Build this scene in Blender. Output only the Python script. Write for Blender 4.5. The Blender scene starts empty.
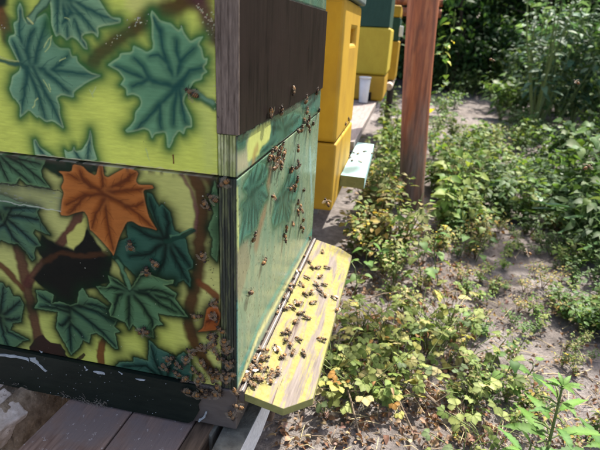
import bpy, bmesh, math, random
import numpy as np
from mathutils import Vector, Matrix, Euler, noise as mnoise
random.seed(7); np.random.seed(7)
C = bpy.context.scene.collection
R = math.radians
# ------------------------------------------------------------------ camera, sky, sun, exposure
CAM = Vector((0.161198554, -0.465015652, 0.146294999))
CAM_ROT = Euler((R(68.10053646), R(-2.71718176), R(12.17871393)), 'XYZ')
FPX = 480.6                                   # focal length in pixels of a 600 px wide frame
cd = bpy.data.cameras.new('camera'); cam = bpy.data.objects.new('camera', cd); C.objects.link(cam)
cam.location = CAM; cam.rotation_euler = CAM_ROT
cd.sensor_width = 36; cd.lens = FPX/600*36; cd.clip_start = 0.01; cd.clip_end = 500
cd.dof.use_dof = True; cd.dof.focus_distance = 0.68; cd.dof.aperture_fstop = 8.5
bpy.context.scene.camera = cam
SUN = Vector((0.25, 0.50, 0.83)).normalized()
w = bpy.data.worlds.new("World"); bpy.context.scene.world = w; w.use_nodes = True
nt = w.node_tree; bg = nt.nodes['Background']; sky = nt.nodes.new('ShaderNodeTexSky')
sky.sky_type = 'NISHITA'; sky.sun_disc = False
sky.sun_elevation = math.asin(SUN.z); sky.sun_rotation = math.atan2(SUN.x, SUN.y)
sky.dust_density = 4.0; sky.ozone_density = 0.0; sky.air_density = 0.7
nt.links.new(sky.outputs[0], bg.inputs[0]); bg.inputs[1].default_value = 0.135
sl = bpy.data.lights.new('sun', 'SUN'); so = bpy.data.objects.new('sun', sl); C.objects.link(so)
sl.energy = 3.8; sl.angle = R(0.53); sl.color = (1, 0.94, 0.84)
so.rotation_euler = SUN.to_track_quat('Z', 'Y').to_euler()
vs = bpy.context.scene.view_settings
vs.view_transform = 'Standard'; vs.look = 'None'; vs.gamma = 1; vs.exposure = 1.65

ROTM = np.array(CAM_ROT.to_matrix()); CAMV = np.array(CAM)
def ray(px, py): return ROTM @ np.array([(px-300)/FPX, -(py-225)/FPX, -1.0])
def hit(px, py, ax, v):
    """real-world point seen at a pixel of the photograph, on the plane axis = v"""
    d = ray(px, py); return CAMV + d*((v-CAMV[ax])/d[ax])
def hitp(px, py, n, dd):
    n = np.array(n, float); d = ray(px, py); return CAMV + d*((dd-n@CAMV)/(n@d))
GZ = -0.58
# ------------------------------------------------------------------ materials
def newmat(name):
    m = bpy.data.materials.new(name); m.use_nodes = True
    n = m.node_tree.nodes; l = m.node_tree.links
    return m, n, l, n['Principled BSDF']
def node(n, t, **k):
    x = n.new(t)
    for a, b in k.items(): setattr(x, a, b)
    return x
def ramp(n, stops):
    r = n.new('ShaderNodeValToRGB'); e = r.color_ramp.elements
    while len(e) < len(stops): e.new(0.5)
    for i, (p, c) in enumerate(stops):
        e[i].position = p; e[i].color = (c[0], c[1], c[2], 1) if not isinstance(c, (int, float)) else (c, c, c, 1)
    return r
def texco(n, l, scale=(1, 1, 1), out='Object', rot=(0, 0, 0)):
    t = n.new('ShaderNodeTexCoord'); mp = n.new('ShaderNodeMapping')
    mp.inputs['Scale'].default_value = scale; mp.inputs['Rotation'].default_value = rot
    l.new(t.outputs[out], mp.inputs[0]); return mp
def tnoise(n, l, mp, scale, detail=6, rough=.6, dist=0.0):
    t = n.new('ShaderNodeTexNoise'); t.inputs['Scale'].default_value = scale
    t.inputs['Detail'].default_value = detail; t.inputs['Roughness'].default_value = rough
    t.inputs['Distortion'].default_value = dist
    if mp: l.new(mp.outputs[0], t.inputs['Vector'])
    return t
def mixc(n, l, fac, a, b, blend='MIX'):
    m = n.new('ShaderNodeMix'); m.data_type = 'RGBA'; m.blend_type = blend
    for s, v in ((m.inputs[0], fac), (m.inputs[6], a), (m.inputs[7], b)):
        if hasattr(v, 'is_linked') or hasattr(v, 'links'): l.new(v, s)
        elif isinstance(v, (int, float)): s.default_value = v if s.type == 'VALUE' else (v, v, v, 1)
        else: s.default_value = (v[0], v[1], v[2], 1)
    return m.outputs[2]
def bump(n, l, p, h, strength=.4, dist=.002):
    b = n.new('ShaderNodeBump'); b.inputs['Strength'].default_value = strength; b.inputs['Distance'].default_value = dist
    l.new(h, b.inputs['Height']); l.new(b.outputs[0], p.inputs['Normal']); return b
def grained(name, c1, c2, scale=(1, 1, 1), ns=60, rough=.7, spots=None, spot_scale=120, spot_thr=.7, bs=.4, bd=.001, big=None, dist=0.0, spec=.3):
    """streaky or plain two-tone surface with optional paint chips"""
    m, n, l, p = newmat(name); mp = texco(n, l, scale)
    t = tnoise(n, l, mp, ns, 8, .65, dist); r = ramp(n, [(.3, c1), (.7, c2)]); l.new(t.outputs[0], r.inputs[0]); col = r.outputs[0]
    if big:
        t2 = tnoise(n, l, texco(n, l), big[0], 4); r2 = ramp(n, [(.42, 0.0), (.62, 1.0)]); l.new(t2.outputs[0], r2.inputs[0])
        col = mixc(n, l, r2.outputs[0], col, big[1])
    if spots:
        t3 = tnoise(n, l, texco(n, l), spot_scale, 5, .7); r3 = ramp(n, [(spot_thr, 0.0), (spot_thr+.03, 1.0)]); l.new(t3.outputs[0], r3.inputs[0])
        col = mixc(n, l, r3.outputs[0], col, spots)
    l.new(col, p.inputs['Base Color']); p.inputs['Roughness'].default_value = rough
    p.inputs['Specular IOR Level'].default_value = spec
    bump(n, l, p, t.outputs[0], bs, bd); return m
def painted(name, rough=.33, grain=(1, 1, 1), spec=.5):
    """hand painted panel: colour is the paint itself, with grain, dust specks and rubbed spots"""
    m, n, l, p = newmat(name); a = n.new('ShaderNodeAttribute'); a.attribute_name = 'paint'
    g = tnoise(n, l, texco(n, l, grain), 240, 6, .6); rg = ramp(n, [(.3, .84), (.7, 1.08)]); l.new(g.outputs[0], rg.inputs[0])
    col = mixc(n, l, 1.0, a.outputs[0], rg.outputs[0], 'MULTIPLY')
    v = node(n, 'ShaderNodeTexVoronoi'); v.inputs['Scale'].default_value = 95; l.new(texco(n, l).outputs[0], v.inputs['Vector'])
    rv = ramp(n, [(.05, 1.0), (.085, 0.0)]); l.new(v.outputs['Distance'], rv.inputs[0])
    t3 = tnoise(n, l, texco(n, l), 14, 3); r3 = ramp(n, [(.56, 0.0), (.66, 1.0)]); l.new(t3.outputs[0], r3.inputs[0])
    mm = n.new('ShaderNodeMath'); mm.operation = 'MULTIPLY'; l.new(rv.outputs[0], mm.inputs[0]); l.new(r3.outputs[0], mm.inputs[1])
    col = mixc(n, l, mm.outputs[0], col, (.45, .43, .33))
    t4 = tnoise(n, l, texco(n, l), 330, 3); r4 = ramp(n, [(.74, 0.0), (.78, .8)]); l.new(t4.outputs[0], r4.inputs[0])
    col = mixc(n, l, r4.outputs[0], col, (.08, .06, .04))
    l.new(col, p.inputs['Base Color']); p.inputs['Specular IOR Level'].default_value = spec
    rr = ramp(n, [(.3, rough-.08), (.7, rough+.15)]); t5 = tnoise(n, l, texco(n, l), 25, 4); l.new(t5.outputs[0], rr.inputs[0]); l.new(rr.outputs[0], p.inputs['Roughness'])
    bump(n, l, p, g.outputs[0], .25, .0006); return m
def leafmat(name, trans=.4, rough=.55, spec=.18):
    m, n, l, p = newmat(name); a = n.new('ShaderNodeAttribute'); a.attribute_name = 'tint'
    oi = n.new('ShaderNodeObjectInfo'); h = n.new('ShaderNodeHueSaturation')
    mr = n.new('ShaderNodeMapRange'); mr.inputs[3].default_value = .72; mr.inputs[4].default_value = 1.25; l.new(oi.outputs['Random'], mr.inputs[0])
    l.new(mr.outputs[0], h.inputs['Value']); h.inputs['Saturation'].default_value = .95
    t = tnoise(n, l, texco(n, l), 90, 4); r = ramp(n, [(.3, .75), (.7, 1.15)]); l.new(t.outputs[0], r.inputs[0])
    col = mixc(n, l, 1.0, a.outputs[0], r.outputs[0], 'MULTIPLY'); l.new(col, h.inputs['Color'])
    l.new(h.outputs[0], p.inputs['Base Color']); p.inputs['Roughness'].default_value = rough; p.inputs['Specular IOR Level'].default_value = spec
    tr = n.new('ShaderNodeBsdfTranslucent'); b = mixc(n, l, 1.0, h.outputs[0], (1.25, 1.25, .6), 'MULTIPLY'); l.new(b, tr.inputs[0])
    mx = n.new('ShaderNodeMixShader'); mx.inputs[0].default_value = trans
    l.new(p.outputs[0], mx.inputs[1]); l.new(tr.outputs[0], mx.inputs[2]); l.new(mx.outputs[0], n['Material Output'].inputs[0]); return m

M = {}
M['paint_side'] = painted('painted side', .48, (.25, 1, 1.6), .10)
M['paint_front'] = painted('painted front', .22, (1, 1.4, .3))
M['dark_board'] = grained('dark brown board paint', (.004, .003, .0028), (.022, .0155, .0135), (1, 1, .07), 120, .42, (.16, .14, .125), 75, .72, .4, .0008, (9, (.018, .0125, .011)), spec=.08)
M['raw_ply'] = grained('weathered ply edge', (.065, .046, .034), (.26, .20, .155), (1, .4, .09), 420, .9, (.03, .022, .018), 80, .64, .9, .0015)
M['rail'] = grained('dark green rail paint', (.007, .011, .008), (.015, .020, .014), (.2, 1, 1), 120, .4, (.09, .09, .07), 210, .70, .5, .0008, spec=.2)
M['chip'] = grained('bare flake', (.26, .28, .28), (.44, .46, .45), (1, 1, 1), 200, .8)
M['plank'] = grained('weathered purple brown plank', (.13, .075, .055), (.31, .205, .155), (1, .09, 1), 190, .85, (.42, .37, .34), 130, .63, 1, .002, (16, (.19, .145, .13)), spec=.15)
M['block_brown'] = grained('brown block', (.05, .032, .02), (.15, .10, .065), (1, .12, 1), 140, .85, None, bs=1)
M['block_grey'] = grained('grey block', (.08, .075, .06), (.2, .19, .15), (1, 1, 1), 60, .9, (.30, .28, .22), 70, .66, 1, .003)
M['whitewash'] = grained('flaking whitewash', (.55, .54, .52), (.78, .77, .74), (1, 1, 1), 160, .9, (.2, .18, .15), 120, .66, 1, .002)  # whitewash, with missing sunlight on the beam side added as a whiter colour
M['floor_brown'] = grained('grey brown paint', (.085, .068, .058), (.12, .10, .085), (.3, 1, 1), 100, .55, (.03, .025, .02), 130, .70)
M['clay'] = grained('dry clay', (.10, .066, .04), (.34, .25, .165), (1, 1, 1), 70, .95, (.36, .30, .22), 150, .66, 1, .006)
M['stone'] = grained('pale stone', (.36, .28, .22), (.64, .54, .46), (1, 1, 1), 70, .95, (.20, .15, .11), 90, .62, .8, .003)
M['yellow_foam'] = grained('amber yellow hive paint', (.42, .245, .018), (.49, .305, .028), (1, 1, .5), 30, .55, (.16, .09, .025), 95, .68, .5, .001, (7, (.37, .22, .024)))
M['lemon_foam'] = grained('lemon yellow hive paint', (.40, .30, .025), (.46, .36, .035), (1, 1, .6), 30, .6, (.3, .22, .06), 60, .74)
M['green_hive'] = grained('dark green hive paint', (.010, .045, .030), (.018, .065, .045), (1, 1, .3), 60, .6, (.2, .22, .2), 150, .78)
M['grey_roof'] = grained('grey green roof sheet', (.10, .14, .13), (.17, .21, .20), (1, 1, 1), 30, .5)
M['mint'] = grained('mint paint', (.25, .42, .40), (.33, .50, .48), (1, .3, 1), 60, .6, (.25, .30, .26), 90, .72)
M['olive'] = grained('board edge', (.17, .17, .05), (.25, .24, .08), (1, 1, 1), 60, .8, (.06, .05, .03), 110, .64)
M['white_plastic'] = grained('white plastic', (.62, .62, .60), (.70, .70, .68), (1, 1, 1), 20, .35)
M['web'] = grained('dry fluff', (.16, .13, .10), (.30, .26, .21), (1, 1, 1), 200, .9)
M['clod'] = grained('soil clod', (.20, .17, .15), (.36, .32, .29), (1, 1, 1), 60, .95)
M['gap'] = grained('dark gap', (.008, .007, .006), (.015, .012, .01), (1, 1, 1), 50, .9)
M['zinc'] = grained('pale metal strip', (.20, .195, .19), (.42, .41, .41), (1, .3, 1), 80, .45)
M['shelf'] = grained('grey shelf boards', (.16, .13, .12), (.30, .26, .24), (1, .1, 1), 90, .85, (.4, .37, .34), 70, .68, .8, .002)
M['conc'] = grained('concrete', (.20, .19, .17), (.32, .30, .27), (1, 1, 1), 40, .9)
def landing_mat():
    m, n, l, p = newmat('worn yellow landing board')
    mp = texco(n, l, (1, .10, 1)); t = tnoise(n, l, mp, 62, 9, .72, .3); r = ramp(n, [(.455, 0.0), (.54, 1.0)]); l.new(t.outputs[0], r.inputs[0])
    g = tnoise(n, l, texco(n, l, (1, .08, 1)), 220, 6); rg = ramp(n, [(.25, (.11, .09, .078)), (.75, (.215, .185, .165))]); l.new(g.outputs[0], rg.inputs[0])
    y = ramp(n, [(.3, (.20, .175, .048)), (.7, (.27, .24, .09))]); t2 = tnoise(n, l, texco(n, l), 150, 5); l.new(t2.outputs[0], y.inputs[0])
    col = mixc(n, l, r.outputs[0], rg.outputs[0], y.outputs[0])
    c = tnoise(n, l, texco(n, l, (1, .04, 1)), 90, 4); rc = ramp(n, [(.33, 1.0), (.37, 0.0)]); l.new(c.outputs[0], rc.inputs[0])
    col = mixc(n, l, rc.outputs[0], col, (.09, .06, .05))
    l.new(col, p.inputs['Base Color']); p.inputs['Roughness'].default_value = .8; p.inputs['Specular IOR Level'].default_value = .15
    bump(n, l, p, g.outputs[0], .7, .0015); return m
M['landing'] = landing_mat()
def post_mat():
    m, n, l, p = newmat('peeled red log')
    mp = texco(n, l, (1, 1, .07)); t = tnoise(n, l, mp, 55, 8, .65, .2); r = ramp(n, [(.3, (.10, .028, .010)), (.52, (.35, .102, .034)), (.75, (.54, .22, .085))]); l.new(t.outputs[0], r.inputs[0])
    b = tnoise(n, l, texco(n, l, (1, 1, .3)), 9, 5); rb = ramp(n, [(.56, 0.0), (.68, .8)]); l.new(b.outputs[0], rb.inputs[0])
    col = mixc(n, l, rb.outputs[0], r.outputs[0], (.09, .032, .018))
    # bare grey wood shows in the lower half where the bark skin has gone
    s = n.new('ShaderNodeSeparateXYZ'); l.new(n.new('ShaderNodeTexCoord').outputs['Object'], s.inputs[0])
    nz = tnoise(n, l, texco(n, l, (1, 1, .25)), 12, 5); ad = n.new('ShaderNodeMath'); ad.operation = 'MULTIPLY_ADD'; l.new(nz.outputs[0], ad.inputs[0]); ad.inputs[1].default_value = 1.0; l.new(s.outputs[2], ad.inputs[2])
    rz = ramp(n, [(.62, 1.0), (.92, 0.0)]); l.new(ad.outputs[0], rz.inputs[0])
    gr = ramp(n, [(.3, (.07, .04, .028)), (.7, (.27, .19, .15))]); l.new(t.outputs[0], gr.inputs[0])
    col = mixc(n, l, rz.outputs[0], col, gr.outputs[0])
    l.new(col, p.inputs['Base Color']); p.inputs['Roughness'].default_value = .6; bump(n, l, p, t.outputs[0], 1, .004); return m
M['post'] = post_mat()
M['bark'] = grained('bark', (.025, .018, .012), (.085, .065, .045), (1, 1, .15), 30, .95, None, bs=1, bd=.01)
def ground_mat():
    m, n, l, p = newmat('sandy soil')
    t = tnoise(n, l, texco(n, l), 3.2, 8, .65); r = ramp(n, [(.32, (.19, .165, .15)), (.5, (.34, .30, .28)), (.68, (.47, .43, .41))]); l.new(t.outputs[0], r.inputs[0])
    t2 = tnoise(n, l, texco(n, l), 38, 8, .7); r2 = ramp(n, [(.3, .5), (.66, 1.1)]); l.new(t2.outputs[0], r2.inputs[0])
    col = mixc(n, l, 1.0, r.outputs[0], r2.outputs[0], 'MULTIPLY')
    t3 = tnoise(n, l, texco(n, l), 210, 5, .7); r3 = ramp(n, [(.60, 0.0), (.68, .8)]); l.new(t3.outputs[0], r3.inputs[0])
    col = mixc(n, l, r3.outputs[0], col, (.12, .09, .07))
    l.new(col, p.inputs['Base Color']); p.inputs['Roughness'].default_value = .95; p.inputs['Specular IOR Level'].default_value = .1
    ad = n.new('ShaderNodeMath'); l.new(t2.outputs[0], ad.inputs[0]); l.new(t3.outputs[0], ad.inputs[1])
    bump(n, l, p, ad.outputs[0], 1, .014); return m
M['ground'] = ground_mat()
M['leaf'] = leafmat('weed leaf', .34)
M['leaf_gloss'] = leafmat('glossy weed leaf', .25, .4, .4)
M['crown'] = leafmat('tree leaf', .3, .6, .12)
M['dry'] = leafmat('dry leaf', .2, .8, .15)
M['stem'] = grained('green stem', (.08, .12, .03), (.16, .20, .06), (1, 1, .3), 90, .6)
M['stem_brown'] = grained('brown stem', (.07, .04, .025), (.16, .10, .06), (1, 1, .3), 90, .8)
M['twig'] = grained('dry twig', (.10, .075, .05), (.27, .21, .15), (1, 1, 1), 60, .9)
M['straw'] = grained('straw', (.36, .29, .15), (.52, .44, .26), (1, 1, 1), 60, .7)
M['bee_amber'] = grained('amber bee band', (.17, .075, .018), (.28, .14, .04), (1, 1, 1), 900, .5)
M['bee_dark'] = grained('dark bee band', (.02, .013, .008), (.05, .03, .017), (1, 1, 1), 900, .4)
M['bee_fuzz'] = grained('tan bee fur', (.09, .052, .024), (.20, .125, .065), (1, 1, 1), 1500, .9)
def wing_mat():
    m, n, l, p = newmat('bee wing'); p.inputs['Base Color'].default_value = (.24, .19, .13, 1); p.inputs['Roughness'].default_value = .22
    t = n.new('ShaderNodeBsdfTransparent'); mx = n.new('ShaderNodeMixShader'); mx.inputs[0].default_value = .52
    v = tnoise(n, l, texco(n, l), 700, 2); rv = ramp(n, [(.4, .18), (.6, .42)]); l.new(v.outputs[0], rv.inputs[0]); l.new(rv.outputs[0], mx.inputs[0])
    l.new(t.outputs[0], mx.inputs[1]); l.new(p.outputs[0], mx.inputs[2]); l.new(mx.outputs[0], n['Material Output'].inputs[0]); return m
M['wing'] = wing_mat()
# ------------------------------------------------------------------ object helpers
def tag(o, label=None, cat=None, group=None, kind=None):
    if label: o['label'] = label
    if cat: o['category'] = cat
    if group: o['group'] = group
    if kind: o['kind'] = kind
    return o
def empty(name, loc, label=None, cat=None, group=None):
    o = bpy.data.objects.new(name, None); o.empty_display_size = .02; C.objects.link(o); o.location = loc
    return tag(o, label, cat, group)
def wloc(o):
    v = Vector((0, 0, 0))
    while o is not None: v = v + o.location; o = o.parent
    return v
class MB:
    """collects world-space boxes, tubes and faces and links them as one mesh object"""
    def __init__(s): s.v = []; s.f = []; s.mi = []
    def add(s, vs, fs, mi=0):
        b = len(s.v); s.v += [tuple(map(float, p)) for p in vs]; s.f += [tuple(b+i for i in f) for f in fs]; s.mi += [mi]*len(fs); return s
    def box(s, x0, x1, y0, y1, z0, z1, mi=0):
        return s.add([(x, y, z) for z in (z0, z1) for y in (y0, y1) for x in (x0, x1)],
                     [(0, 2, 3, 1), (4, 5, 7, 6), (0, 1, 5, 4), (2, 6, 7, 3), (0, 4, 6, 2), (1, 3, 7, 5)], mi)
    def prism(s, bottom, top, mi=0):
        n = len(bottom)
        return s.add(list(bottom)+list(top), [tuple(reversed(range(n))), tuple(range(n, 2*n))]+[(i, (i+1) % n, n+(i+1) % n, n+i) for i in range(n)], mi)
    def tube(s, pts, rad, seg=6, mi=0, cap=True):
        pts = [Vector(p) for p in pts]; n = len(pts); vs = []
        for i, p in enumerate(pts):
            d = (pts[min(i+1, n-1)]-pts[max(i-1, 0)]).normalized()
            a = d.orthogonal().normalized(); b = d.cross(a); r = rad[i] if hasattr(rad, '__len__') else rad
            vs += [p+(a*math.cos(t)+b*math.sin(t))*r for t in [2*math.pi*k/seg for k in range(seg)]]
        fs = [(i*seg+k, i*seg+(k+1) % seg, (i+1)*seg+(k+1) % seg, (i+1)*seg+k) for i in range(n-1) for k in range(seg)]
        if cap: fs += [tuple(reversed(range(seg))), tuple(range((n-1)*seg, n*seg))]
        return s.add(vs, fs, mi)
    def build(s, name, mats, parent=None, bevel=0, smooth=False, seg=2, sub=0, ang=40):
        o = link(name, s.mesh(name, mats, wloc(parent) if parent else Vector((0, 0, 0)), smooth), parent)
        if bevel:
            b = o.modifiers.new('bevel', 'BEVEL'); b.width = bevel; b.segments = seg; b.limit_method = 'ANGLE'; b.angle_limit = R(ang); b.harden_normals = False
        return o
    def mesh(s, name, mats, off=Vector((0, 0, 0)), smooth=False):
        me = bpy.data.meshes.new(name); me.from_pydata([tuple(Vector(p)-off) for p in s.v], [], s.f)
        for m in (mats if isinstance(mats, list) else [mats]): me.materials.append(m)
        me.polygons.foreach_set('material_index', s.mi)
        if smooth: me.polygons.foreach_set('use_smooth', [True]*len(s.f))
        me.update(); return me
def link(name, me, parent=None):
    o = bpy.data.objects.new(name, me); C.objects.link(o); o.parent = parent; return o
def npmesh(name, V, F, mat, tint=None, attr='tint', smooth=False):
    """mesh from numpy arrays; every face has the same vertex count"""
    me = bpy.data.meshes.new(name); k = F.shape[1]
    me.vertices.add(len(V)); me.vertices.foreach_set('co', V.astype('f').ravel())
    me.loops.add(F.size); me.loops.foreach_set('vertex_index', F.astype('i').ravel())
    me.polygons.add(len(F)); me.polygons.foreach_set('loop_start', np.arange(0, F.size, k, dtype='i'))
    me.polygons.foreach_set('loop_total', np.full(len(F), k, dtype='i'))
    if smooth: me.polygons.foreach_set('use_smooth', np.ones(len(F), bool))
    me.update(calc_edges=True)
    if tint is not None:
        a = me.color_attributes.new(attr, 'FLOAT_COLOR', 'POINT')
        a.data.foreach_set('color', np.concatenate([tint, np.ones((len(V), 1))], 1).astype('f').ravel())
    me.materials.append(mat); return me
# ------------------------------------------------------------------ painted decoration of the first hive
def fnoise(P, s, seed=0):
    """smooth value noise on 2-D points"""
    rs = np.random.RandomState(seed); G = rs.rand(64, 64); q = P*s; i = np.floor(q).astype(int); f = q-i; f = f*f*(3-2*f)
    g = lambda a, b: G[(i[:, 0]+a) % 64, (i[:, 1]+b) % 64]
    return (g(0, 0)*(1-f[:, 0])+g(1, 0)*f[:, 0])*(1-f[:, 1])+(g(0, 1)*(1-f[:, 0])+g(1, 1)*f[:, 0])*f[:, 1]
def segd(P, a, b):
    d = b-a; t = np.clip(((P-a)@d)/max(d@d, 1e-12), 0, 1); return np.hypot(*(P-a-t[:, None]*d).T), t
def sdf(P, poly):
    D = np.full(len(P), 1e9); ins = np.zeros(len(P), bool); n = len(poly)
    for i in range(n):
        a, b = poly[i], poly[(i+1) % n]; D = np.minimum(D, segd(P, a, b)[0])
        c = (a[1] > P[:, 1]) != (b[1] > P[:, 1])
        with np.errstate(divide='ignore', invalid='ignore'):
            ins ^= c & (P[:, 0] < (b[0]-a[0])*(P[:, 1]-a[1])/(b[1]-a[1]+1e-15)+a[0])
    return np.where(ins, -D, D)
def polyd(P, pts):
    D = np.full(len(P), 1e9); T = np.zeros(len(P)); n = len(pts)-1
    for i in range(n):
        d, t = segd(P, pts[i], pts[i+1]); k = d < D; D[k] = d[k]; T[k] = (i+t[k])/n
    return D, T
def lerp(a, b, t): return a+(np.asarray(b)-a)*t[:, None]
def sst(x, a, b): t = np.clip((x-a)/(b-a), 0, 1); return t*t*(3-2*t)
def serrate(p, mm, amt):
    rs = np.random.RandomState(len(p)*7+int(abs(p[0][0])*1e5) % 1000); n = len(p); ar = 0.5*sum(p[i][0]*p[(i+1) % n][1]-p[(i+1) % n][0]*p[i][1] for i in range(n)); sg = 1 if ar > 0 else -1; out = []
    for i in range(n):
        a, b = p[i], p[(i+1) % n]; d = b-a; L = np.hypot(*d); nn = np.array([d[1], -d[0]])/max(L, 1e-9)*sg; out.append(a)
        if L > 8*mm and amt:
            k = max(1, int(L/(6.5*mm)))
            for j in range(k):
                t0 = (j+.30+.1*rs.rand())/k*.96; h = (.4+.5*rs.rand())*mm*amt; out.append(a+d*t0-nn*h*.35); out.append(a+d*min(t0+.42/k, .97)+nn*h)
    q = np.array(out); nx = np.roll(q, -1, 0); pv = np.roll(q, 1, 0); r = np.empty((len(q)*2, 2)); r[0::2] = q*.84+pv*.16; r[1::2] = q*.84+nx*.16; return r
def sidevein(v):
    o = []; n = len(v)-1
    for t, sd in ((.30, 1), (.42, -1), (.58, 1), (.70, -1)):
        k = min(int(t*n), n-1); p = v[k]+(v[k+1]-v[k])*(t*n-k); d = v[k+1]-v[k]; L = np.hypot(*(v[-1]-v[0])); d = d/max(np.hypot(*d), 1e-9); a = .75*sd
        e = np.array([d[0]*math.cos(a)-d[1]*math.sin(a), d[0]*math.sin(a)+d[1]*math.cos(a)]); f = np.array([d[0]*math.cos(a*.6)-d[1]*math.sin(a*.6), d[0]*math.sin(a*.6)+d[1]*math.cos(a*.6)]); o.append(np.array([p, p+e*L*.11, p+e*L*.11+f*L*.10]))
    return o
class Canvas:
    def __init__(s, P, to, mm=.001):
        s.P = P; s.to = to; s.col = np.zeros((len(P), 3)); s.mm = mm
        s.wob = np.stack([fnoise(P, 160, 3), fnoise(P, 160, 4)], 1)-.5
    def sub(s, pts, m):
        lo = pts.min(0)-m; hi = pts.max(0)+m; return np.where(((s.P > lo) & (s.P < hi)).all(1))[0]
    def branch(s, pts, wid, c=(.085, .03, .012), edge=.35, alpha=.95, c2=None):
        pts = s.to(pts); W = wid*s.mm; k = s.sub(pts, W*2)
        d, t = polyd(s.P[k]+s.wob[k]*.003, pts); a = 1-sst(d, W*(1-edge)*.5, W*(1+edge)*.5)
        cc = lerp(np.tile(np.array(c), (len(k), 1)), c2 or tuple(x*1.7 for x in c), np.exp(-((d-W*.12)/(W*.16))**2)*.3)
        s.col[k] = lerp(s.col[k], cc, a*alpha)
    def shape(s, pts, c, soft=1.5, alpha=1.0):
        pts = s.to(pts); k = s.sub(pts, .012); d = sdf(s.P[k]+s.wob[k]*.003, pts)
        s.col[k] = lerp(s.col[k], c, (1-sst(d, -soft*s.mm, soft*s.mm))*alpha)
    def leaf(s, pts, cen, veins, base=(.10, .215, .15), dark=(.012, .065, .050), rim=(.36, .46, .20), halo=(.030, .120, .030), hs=9.0, ha=.97, vw=1.45, light=None, ser=.0):
        mm = s.mm; pts = serrate(s.to(pts), mm, ser); k = s.sub(pts, .03); P = s.P[k]; d = sdf(P, pts)
        out = np.maximum(d, 0); s.col[k] = lerp(s.col[k], halo, np.exp(-(out/(hs*mm))**1.5)*ha)
        light = np.array(light if light else [x*1.25 for x in base])
        c = np.tile(np.array(base), (len(k), 1)); nz = fnoise(P, 90, 9)
        c = c*(.85+.3*nz)[:, None]
        c = lerp(c, light*1.15, np.exp(-np.maximum(-d, 0)/(4.5*mm))*.55)
        sh = np.array([-1.3, 1.3])*mm; gd = (sdf(P+sh, pts)-d)/(1.84*mm); c = c*(1+.5*gd*np.exp(-np.maximum(-d, 0)/(5*mm)))[:, None]
        cen = s.to([cen])[0]; r = np.hypot(*(P-cen).T); c = lerp(c, dark, np.exp(-(r/(9*mm))**2)*.6)
        vl = [polyd(P, s.to(v))[0] for v in veins]
        if vl:
            dm = np.min(vl, 0); c = lerp(c, light*1.2, sst(dm, 2*mm, 8*mm)*.6); c = lerp(c, dark, (1-sst(dm, 0, 6*mm))*.38)
        for v in veins:
            v = s.to(v); dv, t = polyd(P+s.wob[k]*.002, v); wv = vw*mm*(1.35-.85*t)
            c = lerp(c, dark, np.exp(-(dv/wv)**2)*.85); c = lerp(c, dark, np.exp(-(dv/(wv*3.0))**2)*.42*(1-t*.6))
            # airbrushed highlight along one side of the vein
            o = v[-1]-v[0]; side = np.array([-o[1], o[0]])/max(np.hypot(*o), 1e-9)
            dh, th = polyd(P-side*wv.mean()*2.6, v); c = lerp(c, light, np.exp(-(dh/(wv*1.3))**2)*.4)
        for v in veins:
            if len(veins) > 12: break
            for sv in sidevein(s.to(v)):
                dv, t = polyd(P, sv); ww = .75*mm*(1.2-.7*t); c = lerp(c, dark, np.exp(-(dv/ww)**2)*.55)
        rn = .45+.75*fnoise(P, 70, 12)
        c = lerp(c, rim, rn*np.exp(-((d+.9*mm)/(1.1*mm))**2)*.5)
        s.col[k] = lerp(s.col[k], c, 1-sst(d, -.8*mm, .7*mm))
def on_side(pts): return np.array([hit(x, y, 1, 0)[[0, 2]] for x, y in pts])
def on_front(pts): return np.array([hit(x, y, 0, 0)[[1, 2]] for x, y in pts])
def panel(name, us, vs, axis, paint, mat, parent, back):
    """dense painted sheet with returned edges; axis 1: (x,z) on y=0, axis 0: (y,z) on x=0"""
    U, V = np.meshgrid(us, vs); P = np.stack([U.ravel(), V.ravel()], 1); cv = Canvas(P, on_side if axis == 1 else on_front); paint(cv)
    nu, nv = len(us), len(vs); idx = np.arange(nu*nv).reshape(nv, nu)
    F = np.stack([idx[:-1, :-1], idx[:-1, 1:], idx[1:, 1:], idx[1:, :-1]], -1).reshape(-1, 4)
    bo = np.concatenate([idx[0, :], idx[1:, -1], idx[-1, -2::-1], idx[-2:0:-1, 0]])
    z = np.zeros(len(P)); X = np.stack([P[:, 0], z, P[:, 1]], 1) if axis == 1 else np.stack([z, P[:, 0], P[:, 1]], 1)
    Bk = X[bo].copy(); Bk[:, axis] += back; n0 = len(X); m = len(bo); j = np.arange(m)
    S = np.stack([bo[j], n0+j, n0+(j+1) % m, bo[(j+1) % m]], 1)
    X = np.concatenate([X, Bk])-np.array(wloc(parent)); col = np.clip(np.concatenate([cv.col, cv.col[bo]*.8]), 0.002, 1)
    me = npmesh(name, X, np.concatenate([F, S]), mat, col, 'paint'); me.validate()
    return link(name, me, parent)
YEL = (.63, .69, .115)
BRN = (.055, .016, .006)
def bg_yellow(cv, dk=1.0):
    n = fnoise(cv.P, 14, 21); n2 = fnoise(cv.P*np.array([1, 8]), 60, 22)
    cv.col[:] = np.array(YEL)*dk*(.86+.2*n+.10*n2)[:, None]
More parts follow.
